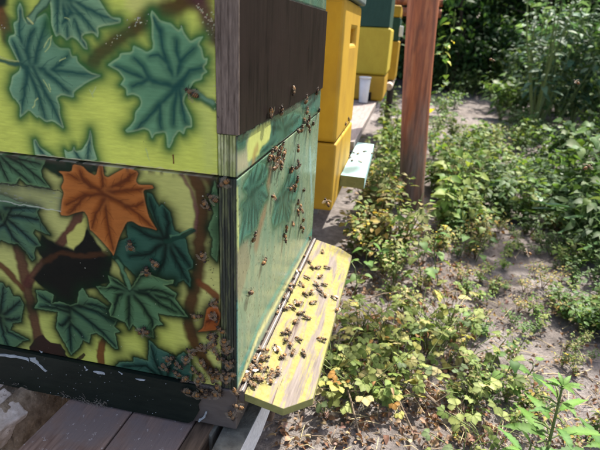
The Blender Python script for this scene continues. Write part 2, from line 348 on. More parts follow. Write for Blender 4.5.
def paint_upper(cv):
    bg_yellow(cv)
    cv.shape([(128, -6), (172, -6), (166, 6), (140, 15), (126, 9)], (.66, .60, .20), 6, .6)
    for a in ([(190, 60), (216, 40), (216, 170), (205, 170)], ): cv.shape(a, (.50, .56, .16), 8, .5)
    cv.branch([(240, -30), (198, -6), (172, 8), (148, 20), (120, 38), (98, 56), (86, 68)], 19, BRN, .75)
    cv.branch([(191, -12), (204, 8), (214, 38)], 17, (.075, .028, .026), .8)
    cv.branch([(-2, 4), (3, 18), (8, 38)], 17, (.12, .030, .012), .6)
    cv.shape([(-12, -12), (7, -12), (7, 5), (-12, 9)], (.01, .012, .008), 3)
    cv.leaf([(20, 2), (23, 8), (24, 18), (29, 24), (38, 17), (46, 12), (50, 20), (51, 32), (54, 43), (60, 48), (70, 48), (72, 56), (77, 56), (78, 62), (90, 72), (103, 75.5), (88, 82), (74, 92), (74, 98), (62, 95), (57, 98), (60, 106), (60, 114), (65, 130), (53, 121), (46, 122.5), (39, 117), (37, 118), (29, 110), (24, 115), (19.5, 118), (20, 106), (15, 99), (13, 98), (9, 89), (11, 83), (12, 76), (19, 71), (20, 66), (14, 54), (8, 42), (9, 36), (15, 34), (13, 23), (18, 20), (17, 8)], (29, 67),
            [[(0, 60), (18, 64), (32, 68), (60, 71), (100, 75)], [(32, 67), (26, 50), (19, 34), (20, 10)], [(34, 67), (38, 48), (46, 22)], [(28, 68), (25, 90), (21, 112)], [(33, 68), (42, 86), (52, 104), (63, 126)], [(28, 70), (38, 92), (45, 118)], [(50, 71), (60, 64), (68, 55)], [(46, 72), (58, 82), (68, 92)], [(26, 50), (30, 36), (34, 28)], [(20, 60), (12, 40)]],
            base=(.078, .178, .098), light=(.15, .29, .155))
    cv.branch([(-4, 55), (6, 58), (19, 62)], 1.6, (.42, .46, .16), .6); cv.branch([(-4, 60), (8, 62), (24, 66)], 5, (.02, .075, .05), .7)
    cv.leaf([(47, -4), (50, 3), (51, 12), (51, 24), (54, 33), (56, 37), (60, 35), (63, 37), (67, 41), (72, 37), (77, 40), (84, 49), (88, 50), (87, 43), (82, 37), (85, 34), (93, 33), (98, 38), (99, 33), (98, 28), (104, 26), (112, 25), (121, 23), (121, 18), (112, 17), (107, 12), (102, 4), (96, -6)], (60, -3),
            [[(60, -3), (72, 14), (80, 34), (86, 47)], [(60, -3), (66, 16), (68, 37)], [(62, -4), (80, 4), (98, 14), (117, 21)], [(58, -2), (57, 16), (57, 32)], [(72, 6), (84, 18), (94, 31)], [(70, 14), (62, 24)]], base=(.11, .23, .12), light=(.20, .34, .17))
    cv.branch([(50, -6), (40, 8), (29, 20)], 8, (.02, .07, .045), .4); cv.branch([(50, -6), (40, 8), (29, 20)], 5, (.14, .25, .13), .4)
    cv.branch([(27.5, 18), (31.5, 22)], 2.2, (.42, .44, .16), .5)
    u3 = [(258, 50), (250, 75), (258, 110), (258, 190), (265, 215), (262, 245), (235, 260), (200, 240), (165, 225), (160, 260), (100, 265), (95, 285), (70, 300), (35, 325), (60, 340), (90, 355), (110, 380), (120, 395), (100, 425)]
    u3b = [(105, 25), (130, 45), (132, 80), (165, 72), (195, 85), (205, 110), (200, 130), (175, 160), (172, 200), (150, 230), (125, 250), (135, 265), (180, 258), (220, 245), (245, 255), (260, 297), (275, 270), (325, 262), (332, 285), (335, 335), (348, 342), (365, 310), (370, 290), (395, 255), (420, 275), (430, 240), (462, 238), (460, 190), (440, 150), (420, 110), (425, 85), (445, 55)]
    u3c = [(470, 410), (510, 400), (515, 375), (540, 360), (520, 335), (535, 320), (540, 290), (520, 290), (510, 240), (495, 220), (520, 180), (490, 185), (455, 205), (440, 190), (420, 160), (410, 130), (395, 150), (380, 140), (355, 115), (330, 110), (300, 100), (275, 65)]
    cv.branch([(178, 87), (190, 91), (216, 106)], 11, (.03, .10, .04), .6); cv.branch([(184, 88), (196, 93), (212, 102)], 5, (.13, .24, .14), .5)
    cv.leaf([(100+x/5, y/5) for x, y in u3]+[(100+x/5, 80+y/5) for x, y in u3b]+[(100+x/5, y/5) for x, y in u3c], (177, 87),
            [[(180, 89), (168, 66), (162, 48), (160, 30)], [(180, 88), (150, 81), (132, 73), (116, 66)], [(177, 86), (180, 62), (194, 48)], [(178, 85), (190, 71), (202, 68)], [(176, 88), (158, 107), (137, 129)], [(177, 90), (174, 108), (173, 124)], [(180, 90), (183, 112), (186, 122)], [(150, 80), (143, 66), (134, 58)], [(166, 62), (158, 55), (150, 56)], [(180, 62), (176, 50), (176, 40)], [(160, 105), (160, 115), (161, 128)], [(148, 80), (140, 84), (132, 86)], [(160, 32), (154, 18)]],
            base=(.064, .168, .085), light=(.125, .27, .130))
    cv.leaf([(33, 140), (36, 139), (40, 147), (52, 155), (56, 161), (36, 160)], (44, 164), [[(36, 142), (46, 160)]], base=(.15, .27, .14))
    cv.leaf([(64, 149), (68, 152), (72, 151), (74, 146), (76, 151), (82, 150), (88, 140), (90, 129), (92, 135), (93, 146), (98, 162), (66, 160)], (84, 166), [[(90, 133), (88, 160)], [(74, 150), (80, 160)]], base=(.16, .28, .15))
    wear(cv, [(196, 2), (208, 16), (213, 34)], 46, 5, (.62, .58, .36)); wear(cv, [(150, 18), (128, 28), (104, 50)], 26, 6, (.66, .60, .42), (.25, .8)); wear(cv, [(137, 19), (139, 22)], 9, 7, (.72, .68, .52), (.4, 1.0), 3); wear(cv, [(0, 24), (4, 30)], 5, 8, (.6, .58, .5), (.3, .7), 4)
    wear(cv, [(214, 2), (216, 100), (216.5, 170)], 60, 9, (.62, .62, .34), (.2, .7), 1.6); wear(cv, [(20, 10), (200, 20), (200, 150), (20, 140)], 26, 10, (.12, .10, .05), (.15, .45), 60)
    scratch(cv, [[(44, 46), (48, 40), (52, 36)], [(45, 52), (50, 44), (51, 38)], [(43, 80), (46, 86), (50, 92)], [(48, 84), (50, 90)], [(33, 108), (38, 98)], [(60, 62), (66, 58)], [(65, 18), (69, 18.6)], [(90, 90), (93, 97)], [(95, 88), (92, 94)], [(146, 148), (150, 160)]], (.38, .46, .17), 1.3, .75)
    cv.branch([(173, 155.5), (173.6, 163)], 2, (.10, .02, .008), .3)
    cv.branch([(-20, 149.5), (100, 162), (217, 175)], 1.5, (.5, .46, .3), .4, .7)
def wear(cv, pts, n, seed, c, r=(.3, 1.1), spread=5):
    rs = np.random.RandomState(seed); L = len(pts)-1
    for _ in range(n):
        t = rs.rand()*L; k = int(t); a, b = np.array(pts[k], float), np.array(pts[k+1], float); p = a+(b-a)*(t-k)+rs.randn(2)*spread*.5; q = rs.uniform(*r); m = 6
        cv.shape([(p[0]+q*rs.uniform(.4, 1.1)*math.cos(j*6.28/m), p[1]+q*rs.uniform(.4, 1.1)*math.sin(j*6.28/m)) for j in range(m)], tuple(x*rs.uniform(.7, 1.1) for x in c), .25, .9)
def scratch(cv, lines, c, wid, alpha=.7):
    for l_ in lines: cv.branch(l_, wid, c, .5, alpha)
def paint_lower(cv):
    bg_yellow(cv, .80); cv.col[:] = lerp(cv.col, (.45, .44, .16), np.clip(fnoise(cv.P, 9, 52)*.9, 0, .75))  # yellow dimmed in the paint for the weaker light on the lower box
    dkb = (.006, .007, .005)
    cv.shape([(30, 150), (100, 160), (106, 172), (60, 178), (44, 168)], (.012, .03, .014), 3)
    cv.branch([(189, 168), (201, 190), (203, 215), (199, 245), (198, 270), (192, 296), (188, 318), (193, 340), (203, 358), (212, 372)], 17, BRN, .5)
    cv.branch([(180, 172), (192, 192), (197, 214), (194, 232)], 5, (.11, .038, .038), .7, .8); cv.branch([(205, 176), (214, 186), (217, 200)], 10, (.10, .035, .012), .7)
    cv.branch([(198, 282), (207, 288), (217, 297)], 9, (.15, .045, .014), .4)
    cv.branch([(16, 238), (22, 262), (27, 288), (33, 312), (38, 338), (40, 352)], 17, (.085, .030, .018), .4)
    cv.branch([(-8, 258), (6, 270), (22, 288)], 10, (.10, .035, .014), .5)
    cv.branch([(28, 284), (38, 268), (50, 256), (64, 240), (76, 222), (80, 210)], 13, (.085, .026, .018), .4)
    cv.shape([(40, 233), (55, 243), (66, 247), (73, 249), (80, 240), (88, 226), (95, 240), (104, 252), (113, 256), (110, 282), (100, 287), (79, 292), (76, 306), (52, 306), (54, 296), (38, 284), (33, 278), (44, 264), (36, 248)], dkb, 3.0)
    cv.branch([(44, 262), (60, 253), (84, 256), (108, 253)], 7, (.055, .022, .008), .6, .8)
    cv.shape([(67, 236), (78, 224), (86, 216), (88, 226), (82, 240), (73, 249), (68, 246)], (.50, .49, .12), 1.5)
    cv.shape([(30, 346), (34, 340), (42, 335), (50, 342), (60, 344), (69, 358), (30, 352)], (.035, .018, .012), 1.2)
    cv.branch([(101, 366), (100, 352), (103, 341)], 11, (.14, .042, .012), .3); cv.branch([(76, 362), (84, 354)], 5, (.04, .02, .01), .3)
    G = dict(base=(.034, .078, .031), dark=(.002, .009, .006), rim=(.10, .18, .075), halo=(.004, .017, .006), hs=8.5, ha=1.0, ser=.8, light=(.078, .150, .062))
    G2 = dict(G, base=(.042, .094, .034), rim=(.15, .25, .09), light=(.085, .18, .08))
    cv.leaf([(-30, 150), (20, 155), (46, 160), (41, 170), (42, 177), (45, 181), (50, 188), (26, 184), (20, 178), (15, 184), (0, 183), (-30, 182)], (0, 150), [[(0, 152), (24, 166), (46, 184)], [(0, 152), (22, 160), (40, 164)], [(-4, 152), (12, 168), (30, 182)], [(-4, 152), (2, 168), (8, 180)]], **dict(G2, base=(.07, .15, .07)))
    cv.leaf([(-30, 184), (10, 198), (20, 203), (33, 205), (40, 208), (37, 212), (41, 222), (50, 235), (44, 233), (35, 229), (33, 233), (38, 240), (41, 246), (36, 247), (34, 252), (35, 259), (32, 261), (26, 252), (18, 244), (8, 243), (2, 240), (-20, 246)], (0, 214), [[(0, 214), (20, 216), (40, 220), (48, 233)], [(2, 215), (18, 228), (36, 244)], [(0, 216), (14, 238), (32, 258)], [(-10, 230), (4, 224), (12, 208)], [(6, 208), (22, 208), (36, 209)]], **dict(G, base=(.04, .10, .075)))
    cv.leaf([(147, 192), (152, 194), (155, 200), (159, 207), (162, 204), (166, 208), (170, 212), (172, 222), (174, 230), (180, 234), (186, 240), (188, 252), (193, 262), (193, 268), (188, 270), (191, 280), (190, 287), (184, 280), (178, 282), (176, 286), (168, 280), (158, 281), (146, 276), (136, 276), (128, 268), (120, 262), (112, 257), (116, 250), (118, 242), (128, 238), (126, 222), (132, 219), (142, 224), (148, 228), (158, 231), (152, 215), (147, 205)], (166, 241),
            [[(166, 241), (168, 222), (164, 208)], [(166, 241), (156, 222), (149, 198)], [(168, 241), (180, 252), (190, 266)], [(167, 242), (178, 264), (188, 282)], [(165, 242), (150, 254), (130, 256)], [(164, 240), (148, 236), (132, 226)], [(166, 242), (164, 262), (156, 276)]], **dict(G, base=(.012, .048, .030), light=(.03, .09, .055), rim=(.05, .12, .06)))
    cv.branch([(166, 241), (178, 238), (193, 231)], 6, (.006, .032, .018), .4); cv.branch([(170, 236.5), (192, 229)], 1.6, (.06, .14, .07), .5)
    l4 = [(40, 125), (90, 150), (125, 180), (150, 190), (165, 175), (200, 120), (225, 110), (270, 130), (330, 150), (370, 150), (365, 170), (320, 175), (385, 220), (375, 245), (440, 335), (330, 325), (290, 315), (295, 350), (315, 375), (285, 375), (265, 395), (270, 440), (240, 430), (200, 410), (165, 370), (145, 400), (130, 365), (90, 345), (50, 330), (45, 300), (60, 270), (40, 250), (0, 210), (-20, 180), (30, 185), (50, 165)]
    cv.leaf([(36, 290), (47, 291), (54, 295), (52, 303), (60, 301.5), (70, 305), (77, 303), (79, 291), (83, 288), (88, 297), (98, 300), (106, 306), (112, 308), (118, 320), (114, 326), (120, 332), (115, 333), (118, 349), (115, 349), (104, 338), (97, 333), (91, 334), (89, 343), (83, 340), (79, 348), (71, 355), (66, 345), (60, 335), (56, 327), (57, 322), (58, 312), (40, 309), (34, 308), (38, 302)], (69, 306),
            [[(69, 306), (70, 330), (71, 352)], [(70, 307), (88, 320), (102, 332), (115, 346)], [(68, 308), (52, 304), (37, 294)], [(72, 306), (92, 304), (110, 310)], [(80, 306), (98, 312), (114, 322)], [(70, 318), (62, 326), (58, 324)], [(71, 324), (80, 332), (84, 338)], [(68, 312), (56, 308), (40, 306)]], **dict(G, base=(.032, .088, .050), rim=(.14, .25, .10)))
    cv.branch([(130, 289), (125, 278), (122, 268), (117, 258)], 8, (.006, .03, .014), .4)
    cv.leaf([(100+x/5, 250+y/5) for x, y in l4], (131, 290),
            [[(130, 290), (140, 276), (150, 273), (170, 281)], [(131, 291), (150, 294), (170, 300), (184, 315)], [(130, 292), (142, 304), (152, 320), (153, 336)], [(129, 292), (129, 310), (129, 328)], [(129, 290), (118, 296), (112, 316)], [(128, 290), (112, 288), (98, 288)], [(128, 288), (116, 282), (109, 276)], [(148, 294), (160, 304), (176, 312)], [(140, 290), (158, 290), (174, 296)]], **G2)
    cv.branch([(130, 289), (126, 278), (122, 269), (117.5, 260)], 4.5, (.075, .16, .075), .4)
    cv.leaf([(-30, 280), (3, 283), (6, 288), (9, 287), (13, 296), (20, 297), (24, 305), (22, 314), (21, 322), (13, 323), (10, 330), (20, 335), (29, 340), (23, 341), (14, 348), (-20, 350)], (1, 317), [[(1, 317), (12, 308), (22, 300)], [(0, 316), (2, 300), (4, 286)], [(1, 318), (12, 320), (20, 318)], [(1, 318), (8, 332), (26, 340)], [(0, 320), (4, 336), (8, 346)]], **dict(G, base=(.04, .10, .062)))
    cv.leaf([(149, 340), (153, 343), (157, 348), (168, 353), (176, 357), (184, 352), (190, 358), (192, 372), (190, 392), (110, 372), (120, 362), (133, 362), (134, 357), (148, 361), (149, 350)], (164, 380), [[(164, 380), (156, 364), (151, 346)], [(166, 380), (170, 366), (176, 358)], [(160, 378), (146, 366), (124, 366)]], **dict(G, base=(.018, .060, .040), light=(.04, .10, .065)))
    cv.leaf([(197, 332), (203, 328), (205, 318), (207, 308), (217, 305), (221, 316), (217, 330), (208, 331)], (217, 318), [[(217, 318), (206, 322), (198, 331)]], base=(.22, .058, .012), dark=(.07, .015, .005), rim=(.35, .14, .04), halo=(.03, .02, .01))
    cv.leaf([(215, 180), (222, 220), (217, 262), (211, 255), (213, 240), (208, 228), (214, 214), (210, 200)], (224, 225), [], **G)
    ol = [(58, 171), (63, 175), (64, 181), (61, 187), (64, 193), (62, 200), (60, 215), (68, 216), (75, 213), (84, 211), (88, 217), (90, 230), (92, 231), (99, 238), (108, 248), (112, 253), (113.7, 256), (119, 238), (126.5, 222), (132, 221), (140, 226), (150, 228), (157.7, 230.7), (152, 222), (148.5, 216), (145, 201), (143, 190), (154, 188.5), (152, 185), (139, 185), (135.7, 181), (139, 172), (126.5, 167), (113.7, 174), (108, 177.5), (104, 175.6), (102.7, 164), (99, 163), (96, 176), (88, 172), (82.5, 166), (73, 164), (71.5, 172)]
    cv.leaf(ol, (104, 193), [[(102, 168), (104, 193)], [(104, 193), (107, 220), (113, 250)], [(104, 193), (88, 184), (68, 174)], [(103, 194), (84, 196), (66, 204)], [(104, 193), (118, 184), (136, 172)], [(105, 193), (128, 190), (150, 188)], [(104, 194), (128, 206), (154, 228)], [(104, 200), (96, 214), (92, 228)], [(90, 186), (82, 178), (80, 170)], [(120, 184), (128, 180), (130, 174)], [(86, 196), (76, 206), (70, 214)], [(126, 206), (136, 206), (144, 202)]],
            base=(.265, .074, .011), dark=(.10, .024, .006), rim=(.42, .17, .05), halo=(.008, .016, .006), hs=4.5, ha=.95, vw=1.3, light=(.37, .125, .027))
    cv.shape([(-20, 181), (0, 183), (50, 188), (62, 193), (61, 211), (50, 210), (0, 201), (-20, 198)], (.22, .26, .15), 2.5, .30)
    cv.branch([(-20, 181), (0, 183.6), (50, 188.5), (62, 192)], 1.2, (.02, .02, .015), .4, .9); cv.branch([(-20, 198), (0, 201), (30, 206), (60, 211)], 1.5, (.5, .52, .42), .4, .6)
    n = fnoise(cv.P*np.array([.35, 2.2]), 420, 31); k = np.where((n > .86) & (sdf(cv.P, on_side([(-20, 182), (50, 189), (62, 194), (61, 210), (0, 201)])) < 0))[0]; cv.col[k] = cv.col[k]*.45+np.array((.22, .24, .19))*.55
    e = np.clip(1-np.abs(cv.P[:, 1]+.0022-.0012*fnoise(cv.P, 60, 35))/.0015, 0, 1)*(fnoise(cv.P*np.array([1, .3]), 130, 36) > .30); cv.col[:] = lerp(cv.col, (.42, .36, .26), e*.7)
    wear(cv, [(20, 200), (190, 200), (190, 340), (20, 330)], 34, 15, (.5, .5, .42), (.12, .4), 70); wear(cv, [(208, 190), (210, 260), (214, 330)], 40, 16, (.03, .025, .018), (.2, .9), 6); wear(cv, [(10, 345), (110, 366), (200, 384)], 60, 18, (.05, .045, .035), (.2, .7), 2.5)
    n = fnoise(cv.P, 220, 33); b = np.exp(-np.abs(cv.P[:, 1]+.003)/.0030)*sst(n*.6+fnoise(cv.P, 70, 38)*.4, .35, .7); cv.col[:] = lerp(cv.col, (.06, .045, .03), np.clip(b, 0, 1)*.8)
FL = dict(base=(.036, .112, .082), dark=(.006, .036, .030), rim=(.09, .17, .09), halo=(.03, .09, .055), hs=7, vw=2.4)
def bg_front(cv):
    n = fnoise(cv.P*np.array([5, 1]), 22, 41); n2 = fnoise(cv.P, 16, 42)
    cv.col[:] = lerp(np.tile(np.array((.10, .185, .125)), (len(cv.P), 1)), (.21, .255, .155), np.clip(n*.8+n2*.4-.2, 0, 1))
def fan(c, n, r0, a0, a1, px=1.0):
    return [[c, (c[0]+.5*r0*math.cos(a)*px+rnd0(i), c[1]+.5*r0*math.sin(a)*1.3), (c[0]+r0*math.cos(a)*px, c[1]+r0*math.sin(a)*1.5)] for i, a in enumerate(np.linspace(a0, a1, n))]
def rnd0(i): return 1.5*math.sin(i*5.3)
def paint_front_low(cv):
    bg_front(cv); q = lambda L: [(210+x/5, 160+y/5) for x, y in L]
    cv.branch(q([(300, 60), (272, 260), (250, 330), (232, 420)]), 20, (.16, .10, .055), .8, .8)
    cv.branch([(299, 170), (303, 200), (306, 240)], 24, (.10, .16, .12), .8, .7)
    cv.leaf(q([(240, 10), (280, 20), (290, 60), (275, 120), (292, 190), (270, 215), (245, 270), (240, 310), (235, 330), (205, 370), (172, 385), (150, 440), (142, 390), (158, 330), (165, 270), (150, 225), (190, 180), (160, 140), (205, 60)]), (252, 192),
            [q([(215, 150), (255, 80), (262, 30)]), q([(212, 160), (262, 170), (285, 190)]), q([(210, 165), (245, 220), (240, 280)]), q([(205, 170), (205, 280), (210, 350)]), q([(200, 170), (175, 280), (155, 420)]), q([(205, 150), (190, 140), (168, 150)])]+fan((252, 192), 13, 24, .5, 2.7, .75)+fan((252, 192), 5, 22, -1.9, -.4, .7), **FL)
    cv.leaf(q([(400, 40), (372, 120), (330, 195), (318, 250), (308, 300), (318, 335), (345, 318), (372, 300), (385, 330), (400, 285), (410, 250), (398, 220), (430, 190), (445, 120), (430, 60)]), (283, 196),
            [q([(372, 180), (395, 120), (405, 60)]), q([(368, 185), (345, 250), (322, 320)]), q([(372, 190), (380, 250), (384, 310)]), q([(376, 180), (415, 150), (436, 100)]), q([(366, 180), (345, 195), (330, 230)])]+fan((283, 196), 10, 20, .4, 2.7, .7)+fan((283, 196), 4, 18, -2.0, -.6, .7), **FL)
    cv.branch([(312, 232), (290, 270), (262, 318), (240, 372)], 13, (.035, .20, .165), .9, .85)
    cv.branch([(308, 246), (285, 288), (258, 336), (240, 384)], 12, (.50, .50, .22), .8, .85)
    cv.branch([(236, 300), (236, 340), (236, 385)], 15, (.03, .20, .165), .8, .85)
    cv.branch([(237, 190), (238, 250)], 7, (.40, .46, .16), .7, .8)
    cv.branch([(310, 150), (312, 200)], 16, (.20, .33, .33), .8, .6)
    n = fnoise(cv.P, 200, 44); d = polyd(cv.P, on_front([(237, 250), (250, 244), (262, 240)]))[0]
    cv.shape([(236, 250), (248, 240), (250, 262), (240, 300), (236, 300)], (.16, .13, .08), 4, .6)
    n = fnoise(cv.P, 320, 45); k = (n > .86); cv.col[k] *= .45
def paint_front_strip(cv):
    bg_front(cv); q = lambda L: [(210+x/5, 80+y/5) for x, y in L]
    cv.shape(q([(135, 300), (190, 290), (190, 440), (130, 470)]), (.33, .30, .19), 5, .8)
    cv.leaf(q([(310, 200), (330, 190), (365, 180), (420, 160), (455, 170), (470, 230), (420, 260), (380, 300), (330, 320), (270, 370), (235, 380), (262, 340), (300, 300), (306, 250)]), (285, 128), [q([(375, 230), (340, 210), (320, 200)]), q([(375, 230), (420, 200), (450, 180)]), q([(375, 235), (320, 300), (250, 370)]), q([(370, 230), (390, 270), (385, 300)])]+fan((285, 128), 11, 18, .6, 3.2, 1.0)+fan((285, 128), 5, 14, -2.2, -.4), **FL)
    cv.leaf(q([(480, 90), (540, 60), (560, 120), (520, 170), (480, 160), (450, 120)]), (312, 108), [q([(470, 150), (540, 80)])], **FL)
    cv.shape(q([(200, 270), (250, 225), (300, 205), (305, 250), (295, 300), (255, 340), (240, 380), (190, 410), (185, 320)]), (.44, .48, .14), 3, .95)
    cv.branch(q([(215, 420), (225, 360), (235, 340)]), 12, (.22, .13, .05), .8, .7)
    cv.leaf(q([(130, 310), (180, 290), (175, 330), (140, 345)]), (242, 145), [], **FL)
    n = fnoise(cv.P*np.array([1, 2]), 150, 46); b = np.exp(-np.abs(cv.P[:, 1]-.0445)/.004)*(n > .5); cv.col[:] = lerp(cv.col, (.045, .033, .03), np.clip(b*1.4, 0, 1))
def paint_front_top(cv):
    bg_front(cv); cv.col[:] = lerp(cv.col, (.05, .13, .09), np.clip(fnoise(cv.P, 40, 47)*1.6-.1, 0, .92))
HW = .50
hive = empty('painted_beehive', (-.25, .25, -.347), 'wooden beehive painted with green maple leaves and one orange leaf on yellow, standing in front', 'beehive')
ub = .0012
o = panel('upper_side_panel', np.r_[np.linspace(-.5, -.44, 12)[:-1], np.arange(-.44, -.0212, .00085)], np.arange(ub, .215, .00085), 1, paint_upper, M['paint_side'], hive, .012)
o = panel('lower_side_panel', np.r_[np.linspace(-.5, -.44, 12)[:-1], np.arange(-.44, -.0212, .00085)], np.arange(-.279, -ub, .00085), 1, paint_lower, M['paint_side'], hive, .012)
o = panel('lower_front_panel', np.arange(.0004, HW+.001, .0013), np.arange(-.279, -ub, .0013), 0, paint_front_low, M['paint_front'], hive, -.0012)
o = panel('upper_front_panel', np.arange(.0004, HW+.001, .0013), np.arange(ub, .0452, .0013), 0, paint_front_strip, M['paint_front'], hive, -.0012)
o = panel('top_front_panel', np.arange(.0004, HW+.001, .004), np.arange(.1842, .302, .004), 0, paint_front_top, M['paint_front'], hive, -.0012)
b = MB(); b.box(-.499, -.0225, .003, .022, .213, .301); b.build('upper_side_rim', M['paint_side'], hive)
me = hive.children[-1].data; a = me.color_attributes.new('paint', 'FLOAT_COLOR', 'POINT'); a.data.foreach_set('color', [.5, .52, .13, 1]*len(me.vertices))
b = MB(); b.box(-.4985, -.023, .013, HW-.001, -.278, -ub*1.5); b.box(-.4985, -.023, .013, HW-.001, ub*1.5, .3005); b.build('box_body', M['lemon_foam'], hive)
def board_end(z0, z1, mat, name, x0=-.0206, x1=-.0014, n=6, depth=.0016, y0=-.0006):
    bm = MB(); bm.box(x0, x1, .0012, HW-.001, z0, z1)
    wd = (x1-x0)/n
    for i in range(n):
        j = random.uniform(-.0004, .0004); bm.box(x0+i*wd+.0004, x0+(i+1)*wd-.0004+(.0002 if i < n-1 else 0), y0+j, .0013, z0+.0002, z1-.0002)
    return bm.build(name, mat, hive)
def plymat(name, lt, dk, thr, vs=.12):
    m, n, l, p = newmat(name); t = tnoise(n, l, texco(n, l, (1, 1, vs)), 120, 7, .7); r = ramp(n, [(thr-.06, dk), (thr+.06, lt)]); l.new(t.outputs[0], r.inputs[0])
    t2 = tnoise(n, l, texco(n, l, (1, 1, .03)), 420, 4); r2 = ramp(n, [(.36, .35), (.55, 1.0)]); l.new(t2.outputs[0], r2.inputs[0])
    l.new(mixc(n, l, 1.0, r.outputs[0], r2.outputs[0], 'MULTIPLY'), p.inputs['Base Color']); p.inputs['Roughness'].default_value = .7; bump(n, l, p, t2.outputs[0], 1, .0012); return m
M['ply_low'] = plymat('stained ply layers', (.12, .135, .05), (.022, .030, .017), .55)
M['ply_mid'] = plymat('green washed ply layers', (.50, .52, .26), (.28, .32, .10), .5, .3)
board_end(-.279, -ub, M['ply_low'], 'lower_board_end')
board_end(ub, .0452, M['ply_mid'], 'upper_board_end')
board_end(.1842, .302, M['ply_mid'], 'top_board_end')
b = MB(); b.box(-.0212, .0034, -.0012, HW+.001, .0458, .1836); o = b.build('dark_board', M['dark_board'], hive, .0006)
bm = MB()
for x0, x1, y in ((-.0208, -.0152, -.0026), (-.0150, -.0078, -.0031), (-.0076, .0030, -.0028)): bm.box(x0, x1, y, -.0011, .0462, .1832)
bm.build('weathered_board_end', M['raw_ply'], hive, .0003)
b = MB(); b.box(-.51, .008, -.006, HW+.01, .303, .325); b.box(-.515, .014, -.012, HW+.016, .3255, .375); b.build('roof', M['grey_roof'], hive, .002)
# dark green floor rail with its flaked upper edge and chipped end, painted block at the corner
rn = 60; top = []; bot = []
for i in range(rn):
    x = -.5+.447*i/(rn-1); top.append((x, -.2805-.0016*max(0, mnoise.noise((x*90, 0, 1)))-.0006)); bot.append((x, -.3465-.0012*mnoise.noise((x*70, 3, 1))))
end = [(-.0495, -.288), (-.0512, -.296), (-.0490, -.305), (-.0530, -.314), (-.0515, -.322), (-.0560, -.332), (-.0600, -.340), (-.0660, -.345)]
out = top+end+[p for p in bot[::-1] if p[0] < -.068]
b = MB(); b.prism([(x, -.005, z) for x, z in out], [(x, .018, z) for x, z in out]); rail = b.build('floor_rail', M['rail'], hive)
b = MB(); b.box(-.4995, -.0005, .0185, HW, -.3455, -.2802); b.box(-.066, -.0005, -.0022, .018, -.3435, -.2806); b.build('floor_board', M['floor_brown'], hive, .0015)
chipg = [[(0, 353.5), (14, 355), (28, 358), (30, 360.5), (16, 357.5), (0, 355.5)], [(30, 357.5), (35, 357.5), (40, 363.5), (47, 371), (45.5, 371.5), (37, 364), (30, 360)], [(93, 370.6), (103, 371.5), (105, 374), (96, 373)], [(84, 366), (88, 370), (86.5, 370)], [(40, 350.5), (43, 352), (42, 353)], [(198, 420), (203, 417), (206, 411), (207, 412), (205, 417), (200, 422)], [(118, 371), (123, 374), (122, 374.5)], [(135, 378), (146, 379.5), (140, 380.4)]]
random.seed(17)
for c in chipg:
    ring = []
    for k in range(len(c)):
        a, d = c[k], c[(k+1) % len(c)]
        for q in (0, .33, .66): ring.append((a[0]+(d[0]-a[0])*q+random.uniform(-.7, .7), a[1]+(d[1]-a[1])*q+random.uniform(-.45, .45)))
    P3 = [hit(x, y, 1, -.005) for x, y in ring]; b = MB(); b.prism([(p[0], -.0049, p[2]) for p in P3], [(p[0], -.0056-random.uniform(0, .0008), p[2]) for p in P3]); b.build('paint_flake', M['chip'], rail)
b = MB()
for i in range(55):
    x = random.gauss(-.2, .09); z = random.uniform(-.344, -.284); r = random.choice([.0002, .0003, .0005])
    if not -.44 < x < -.06: continue
    b.prism([(x+r*math.cos(t), -.0049, z+r*math.sin(t)) for t in (0, 1.6, 3, 4.6)], [(x+r*math.cos(t), -.0056, z+r*math.sin(t)) for t in (0, 1.6, 3, 4.6)])
tag(b.build('dust_specks', M['chip'], rail), kind='stuff')
b = MB()
for i in range(18):      # clumps of web and dry fluff hanging along the lower edge of the rail
    cx = random.choice([random.gauss(-.215, .022), random.uniform(-.36, -.17)]); cz = -.347+random.uniform(-.003, .007)
    for q in range(random.randint(3, 9)):
        p = Vector((cx+random.gauss(0, .004), -.0056, cz+random.gauss(0, .003))); a = random.uniform(0, 6.3); L_ = random.uniform(.002, .007); d = Vector((math.cos(a), random.uniform(-.5, 0), math.sin(a)))*L_; e = Vector((math.cos(a+1.2), -.2, math.sin(a+1.2)))*L_*.6
        b.tube([p, p+d*.6, p+d+e*.5, p+d*.7+e], .00018, 3)
tag(b.build('dry_fluff', M['web'], rail), kind='stuff')
# landing board: hinged, sloping, corners cut
def lb_z(x): return -.2835-.24*x
def lb_poly(x0, x1, y0, y1, c, dz): return [(x, y, lb_z(x)+dz) for x, y in [(x0, y0), (x1-c, y0), (x1, y0+c), (x1, y1-c), (x1-c, y1), (x0, y1)]]
x1 = .092; b = MB(); out = [(.0085, .003), (.060, .003), (.092, .040), (.092, .500), (.062, .517), (.0085, .517)]
b.prism([(x, y, lb_z(x)-.012) for x, y in out], [(x, y, lb_z(x)) for x, y in out]); lb = b.build('landing_board', M['landing'], hive, .0008)
lb.data.materials.append(M['olive'])
for pg in lb.data.polygons:
    if abs(pg.normal.z) < .5: pg.material_index = 1
b = MB(); b.box(.0046, .0060, .004, .515, -.2835, -.2818); b.build('hinge_strip', M['zinc'], lb)
b = MB(); b.box(.001, .0075, .004, .515, -.300, -.2838); b.build('hinge_batten', M['floor_brown'], lb)
